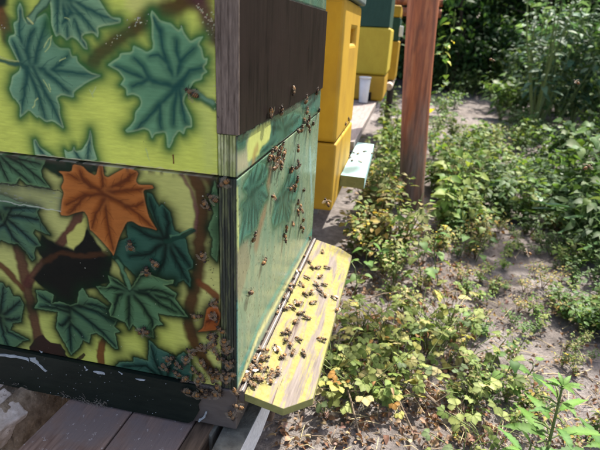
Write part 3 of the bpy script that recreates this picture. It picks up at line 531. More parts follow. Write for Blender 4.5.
# nail heads and knots on the side
# ------------------------------------------------------------------ blocks and planks below the first hive
def slab(name, corners, z0, z1, mat, label, cat, group=None, bev=.002, tilt=0):
    cx = sum(c[0] for c in corners)/len(corners); cy = sum(c[1] for c in corners)/len(corners)
    b = MB(); b.prism([(x, y, z0) for x, y in corners], [(x, y, z1) for x, y in corners])
    o = b.build(name, mat, None, bev); me = o.data; off = Vector((cx, cy, z0)); me.transform(Matrix.Translation(-off)); o.location = off
    return tag(o, label, cat, group)
slab('plank', [(-.243, .10), (-.262, -.30), (-.158, -.30), (-.150, .10)], -.372, -.3492, M['plank'], 'weathered purple-brown plank under the hive, the left of the two', 'plank')
slab('plank', [(-.148, .10), (-.1555, -.30), (-.075, -.30), (-.058, .10)], -.373, -.3500, M['plank'], 'weathered purple-brown plank under the hive, right one with whitish flaking end', 'plank')
slab('wooden_block', [(-.055, .10), (-.070, -.20), (-.046, -.20), (-.030, .10)], -.41, -.3498, M['block_brown'], 'narrow dark brown timber beside the planks under the hive corner', 'timber')
slab('stone_block', [(-.0285, .12), (-.040, -.010), (-.0315, -.012), (-.0215, .12)], -.42, -.352, M['block_grey'], 'small rough grey stone wedged under the hive corner', 'stone')
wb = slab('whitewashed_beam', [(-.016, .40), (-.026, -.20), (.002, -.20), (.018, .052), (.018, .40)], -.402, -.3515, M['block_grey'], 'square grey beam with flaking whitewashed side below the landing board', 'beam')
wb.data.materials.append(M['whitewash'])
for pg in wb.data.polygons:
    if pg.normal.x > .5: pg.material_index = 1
slab('timber_sill', [(-.50, .13), (-.50, .21), (.015, .21), (.015, .13)], -.452, -.4305, M['block_brown'], 'cross timber in the dark below the first hive', 'timber')
def lump(name, loc, rad, mat, label, cat, seed, amp=.25, sub=4):
    bm = bmesh.new(); bmesh.ops.create_icosphere(bm, subdivisions=sub, radius=1)
    for v in bm.verts:
        n = mnoise.noise(v.co*1.3+Vector((seed, 0, 0)))*amp+mnoise.noise(v.co*4+Vector((seed, 5, 0)))*amp*.4+mnoise.noise(v.co*11+Vector((seed, 5, 0)))*amp*.16
        v.co = v.co*(1+n); v.co = Vector((v.co.x*rad[0], v.co.y*rad[1], v.co.z*rad[2]))
    me = bpy.data.meshes.new(name); bm.to_mesh(me); bm.free(); me.materials.append(mat); me.polygons.foreach_set('use_smooth', [True]*len(me.polygons))
    o = link(name, me); o.location = loc; return tag(o, label, cat)
def rough_block(name, loc, size, mat, label, cat, seed, amp, rot=(0, 0, 0)):
    bm = bmesh.new(); bmesh.ops.create_cube(bm, size=1); bmesh.ops.subdivide_edges(bm, edges=bm.edges[:], cuts=36, use_grid_fill=True)
    for v in bm.verts:
        c = v.co.copy(); r = .06; q = Vector([max(-.5+r, min(.5-r, t)) for t in c]); e = c-q; c = q+(e.normalized()*r if e.length > 1e-6 else e)
        n = Vector((mnoise.noise(c*3+Vector((seed, 0, 0))), mnoise.noise(c*3+Vector((0, seed, 0))), mnoise.noise(c*3+Vector((0, 0, seed)))))*amp+c.normalized()*(mnoise.noise(c*11+Vector((seed, 1, 0)))*amp*.45+mnoise.noise(c*27+Vector((seed, 1, 0)))*amp*.07)
        c += n; v.co = Vector((c.x*size[0], c.y*size[1], c.z*size[2]))
    me = bpy.data.meshes.new(name); bm.to_mesh(me); bm.free(); me.materials.append(mat); me.polygons.foreach_set('use_smooth', [True]*len(me.polygons))
    o = link(name, me); o.location = loc; o.rotation_euler = rot; return tag(o, label, cat)
rough_block('clay_block', (-.318, .030, -.455), (.085, .16, .20), M['clay'], 'crumbling brown clay packed under the dark rail at the left', 'clay', 3, .07, (0, R(-14), R(-10)))
rough_block('clay_crumbs', (-.35, -.10, -.52), (.12, .12, .10), M['clay'], 'low brown clay heap at the bottom left corner', 'clay', 8, .10, (0, R(10), R(20)))
rough_block('pale_stone', tuple(hit(-7, 424, 1, -.05)), (.052, .06, .052), M['stone'], 'pale pinkish stone at the left edge under the hive', 'stone', 12, .06, (0, R(24), R(-15)))
# ------------------------------------------------------------------ second hive: amber polystyrene box with hand hold
def foam_box(x0, x1, y0, y1, z0, z1, name, mat, parent, hole=None, bev=.008):
    if not hole:
        b = MB(); b.box(x0, x1, y0, y1, z0, z1); return b.build(name, mat, parent, bev, seg=3)
    ya, yb, za, zb, dp = hole; Y = [y0, ya, yb, y1]; Z = [z0, za, zb, z1]; b = MB()
    vs = [(x1, y, z) for z in Z for y in Y]; fs = [(r*4+c, r*4+c+1, (r+1)*4+c+1, (r+1)*4+c) for r in range(3) for c in range(3) if (r, c) != (1, 1)]
    n = len(vs); vs += [(x1-dp, ya, za), (x1-dp, yb, za), (x1-dp, yb, zb), (x1-dp, ya, zb)]
    h = [5, 6, 10, 9]; fs += [(h[i], h[(i+1) % 4], n+(i+1) % 4, n+i) for i in range(4)]+[(n, n+1, n+2, n+3)]
    m = len(vs); vs += [(x0, y0, z0), (x0, y1, z0), (x0, y1, z1), (x0, y0, z1)]
    fs += [(m, m+3, m+2, m+1), (m, m+1, 3, 2, 1, 0), (m+3, 12, 13, 14, 15, m+2), (m, 0, 4, 8, 12, m+3), (m+1, m+2, 15, 11, 7, 3)]
    b.add(vs, fs); return b.build(name, mat, parent, bev, seg=3)
h2 = empty('yellow_beehive', (-.2, .9, -.283), 'amber yellow beehive with a square hand hold and mint landing board, behind the painted one', 'beehive')
p1 = hit(350, 46, 0, .012); p2 = hit(357, 29.5, 0, .012)
foam_box(-.45, .012, .70, 1.06, -.104, .222, 'upper_box', M['yellow_foam'], h2, (p1[1], p2[1], min(p1[2], p2[2])+.004, max(p1[2], p2[2]), .03), .010)
foam_box(-.445, .013, .703, 1.055, -.283, -.1065, 'lower_box', M['yellow_foam'], h2, None, .006)
foam_box(-.46, .022, .69, 1.07, .2235, .27, 'roof', M['grey_roof'], h2, None, .006)
b = MB(); ou = [(.016, .835), (.078, .850), (.074, 1.36), (.0, 1.36), (.0, 1.062), (.016, 1.055)]
ou = [(.0145, .835), (.083, .842), (.076, 1.30), (.0145, 1.30)]
b.prism([(x, y, -.252-.05*x) for x, y in ou], [(x, y, -.219-.05*x) for x, y in ou]); o = b.build('landing_board', M['mint'], h2, .0015)
o.data.materials.append(M['olive'])
for pg in o.data.polygons:
    if pg.normal.y < -.5: pg.material_index = 1
b = MB(); b.box(-.2, .0142, 1.0, 1.3, -.29, -.26); b.build('board_bracket', M['olive'], h2)
slab('shelf_plank', [(-.46, 1.20), (-.46, 3.5), (-.22, 3.5), (-.22, 1.20)], -.232, -.2005, M['shelf'], 'grey shelf board between the yellow hives, the inner one', 'plank')
slab('shelf_plank', [(-.215, 1.20), (-.215, 3.5), (.018, 3.5), (.012, 1.20)], -.231, -.1995, M['shelf'], 'grey shelf board between the yellow hives, outer one with the cup', 'plank')
for i, (ya, yb, zt) in enumerate([(.72, .95, -.2845), (1.45, 1.65, -.2325), (3.1, 3.3, -.2325)]):
    b = MB()
    b.box(-.42, -.14, ya, yb, -.62, zt); o = b.build('concrete_block', M['conc'], None, .006)
    tag(o, ['concrete block in the dark under the amber hive', 'concrete block in the dark under the near end of the grey shelf', 'concrete block at the far end of the grey shelf'][i], 'block')
for i, x in enumerate((-.45, -.16)):
    b = MB(); b.box(x, x+.06, .25, .45, -.62, -.453); tag(b.build('concrete_block', M['conc'], None, .006), ['concrete block under the painted hive, back left', 'concrete block under the painted hive, front right below the landing board'][i], 'block')
h3 = empty('green_yellow_beehive', (-.2, 2.6, -.199), 'lemon yellow beehive with a dark green upper box, standing on the grey shelf', 'beehive')
foam_box(-.45, .040, 2.35, 2.80, .1905, .62, 'green_box', M['green_hive'], h3, None, .004)
foam_box(-.45, .052, 2.345, 2.80, -.056, .188, 'yellow_box', M['lemon_foam'], h3, None, .014)
foam_box(-.44, .046, 2.352, 2.79, -.197, -.059, 'base_box', M['yellow_foam'], h3, None, .014)
b = MB(); b.box(-.06, -.02, 2.338, 2.351, -.195, -.15); b.build('entrance_gap', M['gap'], h3)
h4 = empty('striped_beehive', (-.2, 3.3, -.13), 'narrow orange and dark green beehive glimpsed farthest back in the row', 'beehive')
foam_box(-.45, .088, 3.0, 3.45, -.130, .1185, 'orange_box', M['yellow_foam'], h4, None, .008)
foam_box(-.45, .082, 3.0, 3.45, .1205, .262, 'green_box', M['green_hive'], h4, None, .006)
foam_box(-.45, .078, 3.0, 3.45, .264, .336, 'yellow_lid', M['yellow_foam'], h4, None, .010)
p = hit(401, 31, 1, 2.99); b = MB(); b.box(p[0]-.012, p[0]+.014, 2.985, 3.02, p[2]-.035, p[2]+.03); b.build('latch', M['white_plastic'], h4, .004)
p = hit(388.5, 87, 1, 2.85); b = MB(); b.tube([(p[0], 2.86, p[2]), (p[0], 3.6, p[2])], .025, 14); o = b.build('round_rail', M['stone'], None, .006)
tag(o, 'pale round log end poking out beside the lemon yellow hive', 'log')
b = MB(); b.tube([(p[0], 3.45, -.62), (p[0]-.004, 3.45, -.4), (p[0], 3.45, p[2]-.026)], [.028, .026, .024], 10); tag(b.build('stake', M['bark'], None, smooth=True), 'short dark stake carrying the pale round log behind the post', 'stake')
# cup on the shelf
p = hit(363, 103, 2, -.2); cup = empty('plastic_cup', (p[0], p[1], -.199), 'white plastic cup with a rolled rim on the grey shelf', 'cup')
def lathe(prof, seg=24):
    b = MB(); n = len(prof); vs = [(r*math.cos(2*math.pi*k/seg), r*math.sin(2*math.pi*k/seg), z) for r, z in prof for k in range(seg)]
    b.add(vs, [(i*seg+k, i*seg+(k+1) % seg, (i+1)*seg+(k+1) % seg, (i+1)*seg+k) for i in range(n-1) for k in range(seg)]); return b
lb_ = lathe([(.001, .002), (.023, .002), (.024, .006), (.030, .13), (.0285, .13), (.023, .008), (.001, .008)]); me = lb_.mesh('cup_body', M['white_plastic'], smooth=True); link('body', me, cup)
lb_ = lathe([(.0302, .128), (.033, .130), (.034, .134), (.032, .138), (.029, .136), (.0284, .131)]); link('rim', lb_.mesh('rim', M['white_plastic'], smooth=True), cup)
# ------------------------------------------------------------------ post and rails
def bent_post():
    b = MB(); rings = 40; seg = 28; base = Vector((.256, 1.70, -.63)); vs = []
    for i in range(rings):
        t = i/(rings-1); z = -.63+t*1.55; zz = z+.58
        cx = base.x-.057*zz-.018*math.sin(zz*2.1); cy = base.y+.02*math.sin(zz*1.3)
        for k in range(seg):
            a = 2*math.pi*k/seg; r = (.055+.009*max(0, zz))*(1+.03*math.sin(3*a+zz*2)+.05*mnoise.noise((math.cos(a)*1.6, math.sin(a)*1.6, zz*2.2)))*(1.03 if zz < .1 else 1)
            # a long drying crack down the camera side
            cr = math.exp(-((a-4.95-.12*math.sin(zz*3))/.09)**2)*.010*(1 if zz > .25 else .3)
            vs.append((cx+(r-cr)*math.cos(a), cy+(r-cr)*math.sin(a), z))
    fs = [(i*seg+k, i*seg+(k+1) % seg, (i+1)*seg+(k+1) % seg, (i+1)*seg+k) for i in range(rings-1) for k in range(seg)]+[tuple(range((rings-1)*seg, rings*seg))]
    b.add(vs, fs); o = b.build('wooden_post', M['post'], None, smooth=True)
    o.data.transform(Matrix.Translation((-.256, -1.70, .58))); o.location = (.256, 1.70, -.58); return o
tag(bent_post(), 'reddish peeled log post standing in the weeds beside the hives', 'post')
rf = empty('rail_fence', (.30, 3.65, GZ), 'brown pole rails behind the post beyond the last hive', 'fence')
a1 = hit(396, 1, 1, 3.65); a2 = hit(408, 12.5, 1, 3.65)
b = MB(); b.tube([(.26, 3.68, -.62), (.24, 3.68, .2), (.22, 3.68, .9)], [.055, .05, .045], 10); b.build('post', M['bark'], rf, smooth=True)
for q in (a1, a2): b = MB(); b.tube([(-1.6, 3.63, q[2]-.01), (-.6, 3.63, q[2]+.012), (.36, 3.63, q[2])], [.03, .034, .03], 10); b.build('rail', M['post'], rf, smooth=True)
# ------------------------------------------------------------------ ground
def gz(x, y):
    return GZ+.018*mnoise.noise((x*2.3, y*2.3, 0))+.010*mnoise.noise((x*7, y*7, 4))+.05*max(0, y-3.5)*.35+.18*max(0, x-1.5-.12*y)*.5*min(1, max(0, y-.5))
def fine(a, b, s): return list(np.arange(a, b, s))
xs = np.array(sorted(set([-80, -50, -30, -18, -10, -6, -4, -2.5, -1.6, -1]+fine(-.6, 2.2, .022)+fine(2.2, 5, .12)+[5, 6, 8, 11, 15, 22, 35, 60, 90])))
ys = np.array(sorted(set([-60, -30, -15, -8, -5, -3, -2, -1.2, -.7]+fine(-.4, 2.6, .022)+fine(2.6, 7, .1)+[7, 8, 9, 11, 14, 18, 25, 40, 70, 120])))
V = np.array([(x, y, min(gz(x, y), 1.2)+(.009*mnoise.noise((x*17, y*17, 7))+.006*mnoise.noise((x*40, y*40, 2)) if -.7 < x < 2.3 and -.5 < y < 2.7 else 0)) for y in ys for x in xs]); ii = np.arange(len(V)).reshape(len(ys), len(xs))
F = np.stack([ii[:-1, :-1], ii[:-1, 1:], ii[1:, 1:], ii[1:, :-1]], -1).reshape(-1, 4)
g = link('ground', npmesh('ground', V, F, M['ground'], smooth=True)); tag(g, kind='structure')
def gat(px, py, z=None):
    p = hit(px, py, 2, GZ)
    for _ in range(4): p = hit(px, py, 2, gz(p[0], p[1]))
    return Vector(p)
# ------------------------------------------------------------------ leaf templates (unit length along +Y)
def leaf_tpl(kind, n=5, fold=.25, droop=.35, wid=.32, ser=0.0):
    ts = np.linspace(0, 1, n+1); L = []
    for i, t in enumerate(ts):
        if kind == 'heart': h = wid*1.5*(max(0, 1-t)**.75)*(.75+.5*math.sin(min(t*3.2, 1.57)))*(1 if t > 0 else .55)
        elif kind == 'lance': h = wid*(math.sin(math.pi*min(t*.92+.06, 1))**.9)*(1-.35*t)
        elif kind == 'obov': h = wid*1.25*math.sin(math.pi*min(1, t**1.35*.9+.04))
        elif kind == 'oval': h = wid*math.sin(math.pi*(t*.94+.03))**.8
        else: h = wid*.25*(1-t**1.5)
        if ser and 0 < i < n: h *= 1+ser*(1 if i % 2 else -1)
        if i == n: h = .012
        L.append((t, h))
    V = []; back = -.16 if kind == 'heart' else 0
    for i, (t, h) in enumerate(L):
        y = t; z = -droop*t*t
        yb = y+(back if i == 0 else 0)
        V += [(-h, yb, z+h*fold), (0, y, z), (h, yb, z+h*fold)]
    F = []
    for i in range(n): a = i*3; F += [(a, a+1, a+4, a+3), (a+1, a+2, a+5, a+4)]
    return np.array(V), np.array(F)
def trifol(tpl, k=3, spread=58, sc=(.85, 1, .85), gap=.08):
    V, F = tpl; VV = []; FF = []; n = 0
    for i in range(k):
        a = R((i-(k-1)/2)*spread); s = sc[i] if k == 3 else (1-.12*abs(i-(k-1)/2)); c, sn = math.cos(a), math.sin(a)
        Q = V*s+np.array([0, gap, 0]); rot = np.array([[c, sn, 0], [-sn, c, 0], [0, 0, 1]]); VV.append(Q@rot.T); FF.append(F+n); n += len(V)
    return np.concatenate(VV), np.concatenate(FF)
def tinted(V, c, var=.15, mid=1.12, rs=np.random):
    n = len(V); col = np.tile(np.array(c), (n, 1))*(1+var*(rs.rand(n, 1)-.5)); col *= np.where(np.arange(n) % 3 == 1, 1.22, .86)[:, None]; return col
T_OBOV = leaf_tpl('obov', 8, .22, .25, .36, .10); T_TRI = trifol(T_OBOV, gap=.16); T_FIVE = trifol(leaf_tpl('obov', 7, .2, .25, .28, .12), 5, 46, gap=.16)
T_HEART = leaf_tpl('heart', 7, .18, .4, .33); T_NET = leaf_tpl('lance', 17, .22, .5, .19, .16); T_OVAL = leaf_tpl('oval', 3, .25, .3, .3); T_BLADE = leaf_tpl('blade', 7, .5, .5, .10)
T_SMALL = leaf_tpl('oval', 2, .2, .2, .34); T_LANCE = leaf_tpl('lance', 4, .22, .45, .24)
def variants(name, tpl, cols, mat):
    r = []
    for c in cols:
        V, F = tpl; jig = 1+.12*(np.random.rand(len(V), 1)-.5)
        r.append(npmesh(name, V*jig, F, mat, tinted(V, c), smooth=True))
    return r
class Fol:
    """many leaves joined to one foliage mesh"""
    def __init__(s): s.V = []; s.F = {}; s.C = []; s.n = 0
    def leaf(s, tpl, M4, col):
        V, F = tpl; Q = V@np.array(M4.to_3x3()).T+np.array(M4.translation); s.V.append(Q); s.F.setdefault(4, []).append(F+s.n); s.C.append(np.tile(np.array(col), (len(V), 1))); s.n += len(V)
    def mesh(s, name, mat): return npmesh(name, np.concatenate(s.V), np.concatenate(s.F[4]), mat, np.concatenate(s.C), smooth=True)
def frame(pos, direction, roll=0., s=1., up=(0, 0, 1)):
    y = Vector(direction).normalized(); u = Vector(up); x = y.cross(u)
    if x.length < 1e-3: x = Vector((1, 0, 0))
    x.normalize(); z = x.cross(y); m = Matrix((x, y, z)).transposed().to_4x4()
    return Matrix.Translation(pos) @ m @ Matrix.Rotation(roll, 4, 'Y') @ Matrix.Scale(s, 4)
def addleaf(parent, me, m4, name='leaf'):
    o = bpy.data.objects.new(name, me); C.objects.link(o); o.parent = parent; o.matrix_local = m4; return o
rnd = random.uniform
def jcol(c, v=.2):
    k = 1+rnd(-v, v); return (c[0]*k*(1+rnd(-.12, .12)), c[1]*k, c[2]*k*(1+rnd(-.15, .15)))
# species ------------------------------------------------------------
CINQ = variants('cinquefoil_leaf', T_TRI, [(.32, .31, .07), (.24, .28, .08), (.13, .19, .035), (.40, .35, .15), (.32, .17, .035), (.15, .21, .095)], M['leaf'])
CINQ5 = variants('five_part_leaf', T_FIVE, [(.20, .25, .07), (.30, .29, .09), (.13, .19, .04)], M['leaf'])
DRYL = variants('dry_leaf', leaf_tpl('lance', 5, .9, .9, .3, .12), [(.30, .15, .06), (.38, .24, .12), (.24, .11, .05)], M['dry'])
def zone(px, py, r):
    a = (px-r[0])/(r[2]-r[0]); c = (py-r[1])/(r[3]-r[1])
    return ('far' if c < .33 else 'middle' if c < .67 else 'near')+' '+('left' if a < .33 else 'centre' if a < .67 else 'right')
def cinquefoil(loc, n, h, label, group, seed, tints=(0, 1, 2, 3), five=False, dry=.12, spread=1.0, ls=(.020, .030)):
    random.seed(seed); t = empty('cinquefoil_plant', loc, label, 'plant', group); b = MB(); leaves = []
    for i in range(n):
        a = 2*math.pi*i/n+rnd(-.4, .4); out = rnd(.25, 1)*h*spread; hh = h*rnd(.45, 1.05); d = Vector((math.cos(a), math.sin(a), 0))
        P = [Vector((0, 0, -.01)), d*out*.45+Vector((0, 0, hh*.7)), d*out+Vector((0, 0, hh))]
        b.tube(P, [.0013, .001, .0008], 4)
        me = random.choice(DRYL) if random.random() < dry*.8 else (random.choice(CINQ5) if five and random.random() < .6 else CINQ[random.choice(tints)])
        leaves.append((me, frame(P[2], d*rnd(.5, 1)+Vector((rnd(-.4, .4), rnd(-.4, .4), rnd(-.25, .35))), rnd(-.8, .8), rnd(*ls)*(.7 if me in DRYL else 1))))
    me = b.mesh('stems', M['stem']); link('stems', me, t)
    for me, m4 in leaves: addleaf(t, me, m4)
    return t
HEART = variants('heart_leaf', T_HEART, [(.085, .175, .035), (.06, .14, .03), (.12, .21, .05), (.15, .20, .05)], M['leaf'])
def heart_weed(loc, n, h, label, group, seed, ls=(.03, .045), lean=(0, 0)):
    random.seed(seed); t = empty('heart_leaved_weed', loc, label, 'plant', group); b = MB()
    pts = [Vector((lean[0]*k*k+.008*math.sin(k*5+seed), lean[1]*k*k, h*k-.01)) for k in np.linspace(0, 1, 6)]
    b.tube(pts, [.002, .0018, .0016, .0014, .0012, .001], 5); L = []
    for i in range(n):
        k = .25+.75*i/(n-1); p = pts[min(int(k*5), 4)].lerp(pts[min(int(k*5)+1, 5)], k*5-int(k*5)) if k < 1 else pts[5]
        a = i*2.4+seed; d = Vector((math.cos(a), math.sin(a), .35)); q = p+d*.022*rnd(.7, 1.3); b.tube([p, q], .0008, 4)
        L.append((random.choice(HEART), frame(q, d+Vector((0, 0, rnd(-.7, -.1))), rnd(-.3, .3), rnd(*ls)*(1-.35*(k-.25)))))
    link('stem', b.mesh('stem', M['stem']), t)
    for me, m4 in L: addleaf(t, me, m4)
    return t
NET = variants('nettle_leaf', T_NET, [(.105, .22, .035), (.13, .25, .05), (.085, .19, .045)], M['leaf'])
def nettle(loc, h, label, seed, pairs=6, L0=.085, group=None, lean=(0, 0), tuft=True):
    random.seed(seed); t = empty('nettle_plant', loc, label, 'plant', group); b = MB(); L = []
    ax = lambda k: Vector((lean[0]*k, lean[1]*k, h*k))
    b.tube([ax(k) for k in np.linspace(-.02, 1, 7)], [.0034, .003, .0028, .0026, .0023, .002, .0014], 6)
    for i in range(pairs):
        k = .22+.74*i/(pairs-1); a0 = i*1.57+.35; s = L0*(1-.72*max(0, k-.45)/.55)
        for sd in (0, math.pi):
            a = a0+sd+rnd(-.25, .25); d = Vector((math.cos(a), math.sin(a), .45+.5*k)); q = ax(k)+d.normalized()*.02*(1.3-k); b.tube([ax(k), q], .0011, 4)
            L.append((random.choice(NET), frame(q, d+Vector((0, 0, -.15)), rnd(-.25, .25), s*rnd(.85, 1.1))))
    if tuft:
        for i in range(7):
            a = i*2.4; L.append((NET[1], frame(ax(.97+.03*random.random()), Vector((math.cos(a), math.sin(a), 1.1)), rnd(-.3, .3), rnd(.018, .034))))
        for i in range(10):
            k = rnd(.4, .9); a = rnd(0, 6.28); d = Vector((math.cos(a), math.sin(a), .3)); q = ax(k)+d*rnd(.02, .035)
            b.tube([ax(k), ax(k).lerp(q, .6)+Vector((0, 0, .004)), q], [.0008, .0022, .0012], 5)
    link('stem', b.mesh('stem', M['stem']), t)
    for me, m4 in L: addleaf(t, me, m4)
    return t
def bushy(h, nst, nl, cols, ls, tpl, seed, stemmat='stem', spread=.5, mat='leaf', droop=.2, flowers=0, whorl=False):
    """prototype meshes (stems, foliage) of a many-leaved weed"""
    random.seed(seed); b = MB(); f = Fol()
    for s in range(nst):
        a = rnd(0, 6.28); out = rnd(.1, 1)*h*spread; top = Vector((math.cos(a)*out, math.sin(a)*out, h*rnd(.65, 1.05))); mid = top*.5+Vector((rnd(-.1, .1)*h*.4, rnd(-.1, .1)*h*.4, h*.08))
        P = [Vector((0, 0, -.02)), mid*.5+Vector((0, 0, h*.02)), mid, top.lerp(mid, .4)+Vector((0, 0, .01*h)), top]; b.tube(P, [.006*h+.001, .005*h+.001, .004*h+.0008, .003*h+.0006, .0008], 4)
        for i in range(nl//nst):
            k = rnd(.18, 1)**.8*4; j = min(int(k), 3); p = P[j].lerp(P[j+1], k-j); an = (i//2)*1.57+(i % 2)*math.pi+rnd(-.5, .5) if whorl else rnd(0, 6.28)
            d = Vector((math.cos(an), math.sin(an), rnd(-.3, .7)-droop)); off = d*ls[1]*rnd(.2, 1.3)
            f.leaf(tpl, frame(p+off*.5, d, rnd(-.6, .6), rnd(*ls)*(1.15-.5*k/4 if whorl else 1)), jcol(random.choice(cols)))
        for i in range(flowers):
            p = P[4]+Vector((rnd(-1, 1), rnd(-1, 1), rnd(-.2, .6)))*.02
            for q in range(5): f.leaf(T_SMALL, frame(p, Vector((math.cos(q*1.256), math.sin(q*1.256), .5)), 0, .008), (.65, .48, .02))
    return b.mesh('stems', M[stemmat]), f.mesh('foliage', M[mat])
def place(name, protos, loc, label, cat, group, s=1., rz=None):
    st, fo = protos[0], protos[1]; t = empty(name, loc, label, cat, group); t.rotation_euler = (rnd(-.08, .08), rnd(-.08, .08), rnd(0, 6.28) if rz is None else rz); t.scale = (s, s, s*rnd(.85, 1.15))
    link('stem', st, t); link('foliage', fo, t); return t
# ------------------------------------------------------------------ sunlit weeds round the landing board
CL = 'yellow-green three-leaved weed in the patch right of the landing board'
spots = []
random.seed(11)
for i in range(50):
    px = rnd(322, 470); py = rnd(312, 392)
    if py > 318+ (470-px)*.62+6 and px > 400 and random.random() < .55: continue
    if px < 350 and py > 395: continue
    spots.append((px, py))
for i, (px, py) in enumerate(spots):
    cinquefoil(gat(px, py+14), random.randint(7, 11), rnd(.04, .115), CL+', '+zone(px, py, (322, 318, 470, 412)), 'sunlit three-leaved weeds by the landing board', 100+i, (0, 1, 2, 3, 0, 2, 1, 4) if px < 420 else (0, 1, 3, 5), five=True, dry=.14, ls=(.012, .022))
for i, (px, py, n, h, lab) in enumerate([(325, 405, 6, .07, 'small green clover-like sprig under the near corner of the landing board'), (415, 375, 8, .10, 'pale grey-green three-leaved sprig standing clear at the lower middle'), (398, 385, 7, .08, 'pale three-leaved sprig between brown litter and the sunlit weeds'),
        (490, 446, 9, .10, 'pale leafy sprig at the bottom edge left of the nettle'), (462, 450, 7, .07, 'low pale sprig at the bottom edge on dead leaves'), (482, 385, 8, .08, 'whitish small-leaved sprig in front of the heart-leaved weed')]):
    cinquefoil(gat(px, py+10), n, h, lab, None, 300+i, (5, 1, 1), five=i > 2, dry=0, ls=(.013, .022))
for i, (px, py, h, n, lab) in enumerate([(362, 262, .15, 7, 'heart-leaved weed nearest the far corner of the landing board'), (352, 278, .10, 5, 'short heart-leaved weed with one dark leaf at the landing board edge'), (392, 262, .16, 7, 'heart-leaved weed in the middle of the sunny sand'), (418, 268, .18, 8, 'taller heart-leaved weed on the edge of the sand patch'),
        (436, 262, .17, 8, 'heart-leaved weed with hanging lower leaves beside the sand'), (505, 372, .10, 7, 'low heart-leaved weed left of the nettle on grey soil'), (524, 366, .10, 6, 'low heart-leaved weed with pointed tip just above the nettle'), (478, 240, .16, 7, 'heart-leaved weed at the left of the shaded path'), (460, 235, .2, 8, 'upright heart-leaved weed before the path'), (470, 315, .08, 5, 'tiny pale weed on the sand below the flying bee'), (497, 345, .09, 4, 'thin weed with upright pale leaves above the low weeds')]):
    heart_weed(gat(px, py+22), n, h, lab, None, 400+i, (.026, .042) if h > .12 else (.026, .036), (rnd(-.03, .03), rnd(-.03, .03)))
p = gat(540, 482); nettle(p, .215, 'bright green nettle with toothed leaves at the bottom right', 5, 7, .072, lean=(-.012, 0))
p = gat(596, 478); nettle(p, .10, 'second low nettle cut by the right bottom corner', 9, 4, .068, tuft=False)
p = gat(520, 482); nettle(p, .09, 'broad toothed nettle leaves low at the bottom edge', 15, 4, .066, tuft=False)
# dense small-leaved weeds between board and post
PALE = [(0.271, 0.264, 0.11), (0.214, 0.243, 0.08), (0.171, 0.215, 0.055), (0.328, 0.25, 0.14), (0.114, 0.174, 0.035), (0.314, 0.23, 0.05)]
GREEN = [(0.112, 0.209, 0.035), (0.078, 0.157, 0.028), (0.156, 0.251, 0.049), (0.202, 0.262, 0.056)]
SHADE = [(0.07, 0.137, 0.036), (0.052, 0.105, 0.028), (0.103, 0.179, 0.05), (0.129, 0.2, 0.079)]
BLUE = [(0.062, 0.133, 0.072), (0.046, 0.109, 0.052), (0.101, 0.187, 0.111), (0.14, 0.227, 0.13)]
PW = [bushy(.22, 7, 100, PALE, (.020, .038), T_SMALL, 51, 'stem_brown', .6, flowers=0), bushy(.18, 8, 90, PALE, (.02, .036), T_OVAL, 52, 'stem_brown', .7, flowers=1), bushy(.26, 6, 84, PALE[:3]+GREEN[:1], (.022, .042), T_SMALL, 53, 'stem', .5)]
GW = [bushy(.20, 6, 64, GREEN, (.03, .06), T_LANCE, 61, 'stem', .6), bushy(.28, 6, 60, GREEN, (.028, .052), T_HEART, 62, 'stem', .5), bushy(.16, 7, 70, GREEN+PALE[1:3], (.024, .042), T_OVAL, 63, 'stem', .8), bushy(.14, 8, 90, GREEN[:2]+SHADE, (.018, .03), T_SMALL, 64, 'stem', .9)]
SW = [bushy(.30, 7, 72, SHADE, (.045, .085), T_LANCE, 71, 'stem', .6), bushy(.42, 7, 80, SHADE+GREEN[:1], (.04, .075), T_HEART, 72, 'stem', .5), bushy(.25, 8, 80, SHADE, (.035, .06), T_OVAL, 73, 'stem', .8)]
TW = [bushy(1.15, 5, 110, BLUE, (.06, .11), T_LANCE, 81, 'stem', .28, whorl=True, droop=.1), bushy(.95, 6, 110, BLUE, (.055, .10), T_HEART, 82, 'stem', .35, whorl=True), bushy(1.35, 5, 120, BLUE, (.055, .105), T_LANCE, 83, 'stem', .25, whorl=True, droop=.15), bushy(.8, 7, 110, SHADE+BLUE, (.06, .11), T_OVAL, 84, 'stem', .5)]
NAMES = {'narrow leaves': 'narrow_leaved_weed', 'heart-shaped leaves': 'heart_leaved_weed', 'oval leaves': 'oval_leaved_weed', 'tiny leaves': 'creeping_weed', 'long narrow leaves': 'long_leaved_weed', 'broad heart leaves': 'broad_leaved_weed'}
LOOK = {}
for L_, nm in ((PW, ['tiny pale leaves', 'small oval leaves', 'upright stems']), (GW, ['narrow leaves', 'heart-shaped leaves', 'oval leaves', 'tiny leaves']), (SW, ['long narrow leaves', 'broad heart leaves', 'oval leaves']), (TW, ['narrow paired leaves', 'heart-shaped leaves', 'tall narrow spire', 'broad oval leaves'])):
    for p_, q_ in zip(L_, nm): LOOK[id(p_)] = q_
def zone(px, py, r):
    a = (px-r[0])/(min(r[2], 600)-r[0]); c = (py-r[1])/(r[3]-r[1])
    return ('far' if c < .33 else 'middle' if c < .67 else 'near')+' '+('left' if a < .33 else 'centre' if a < .67 else 'right')
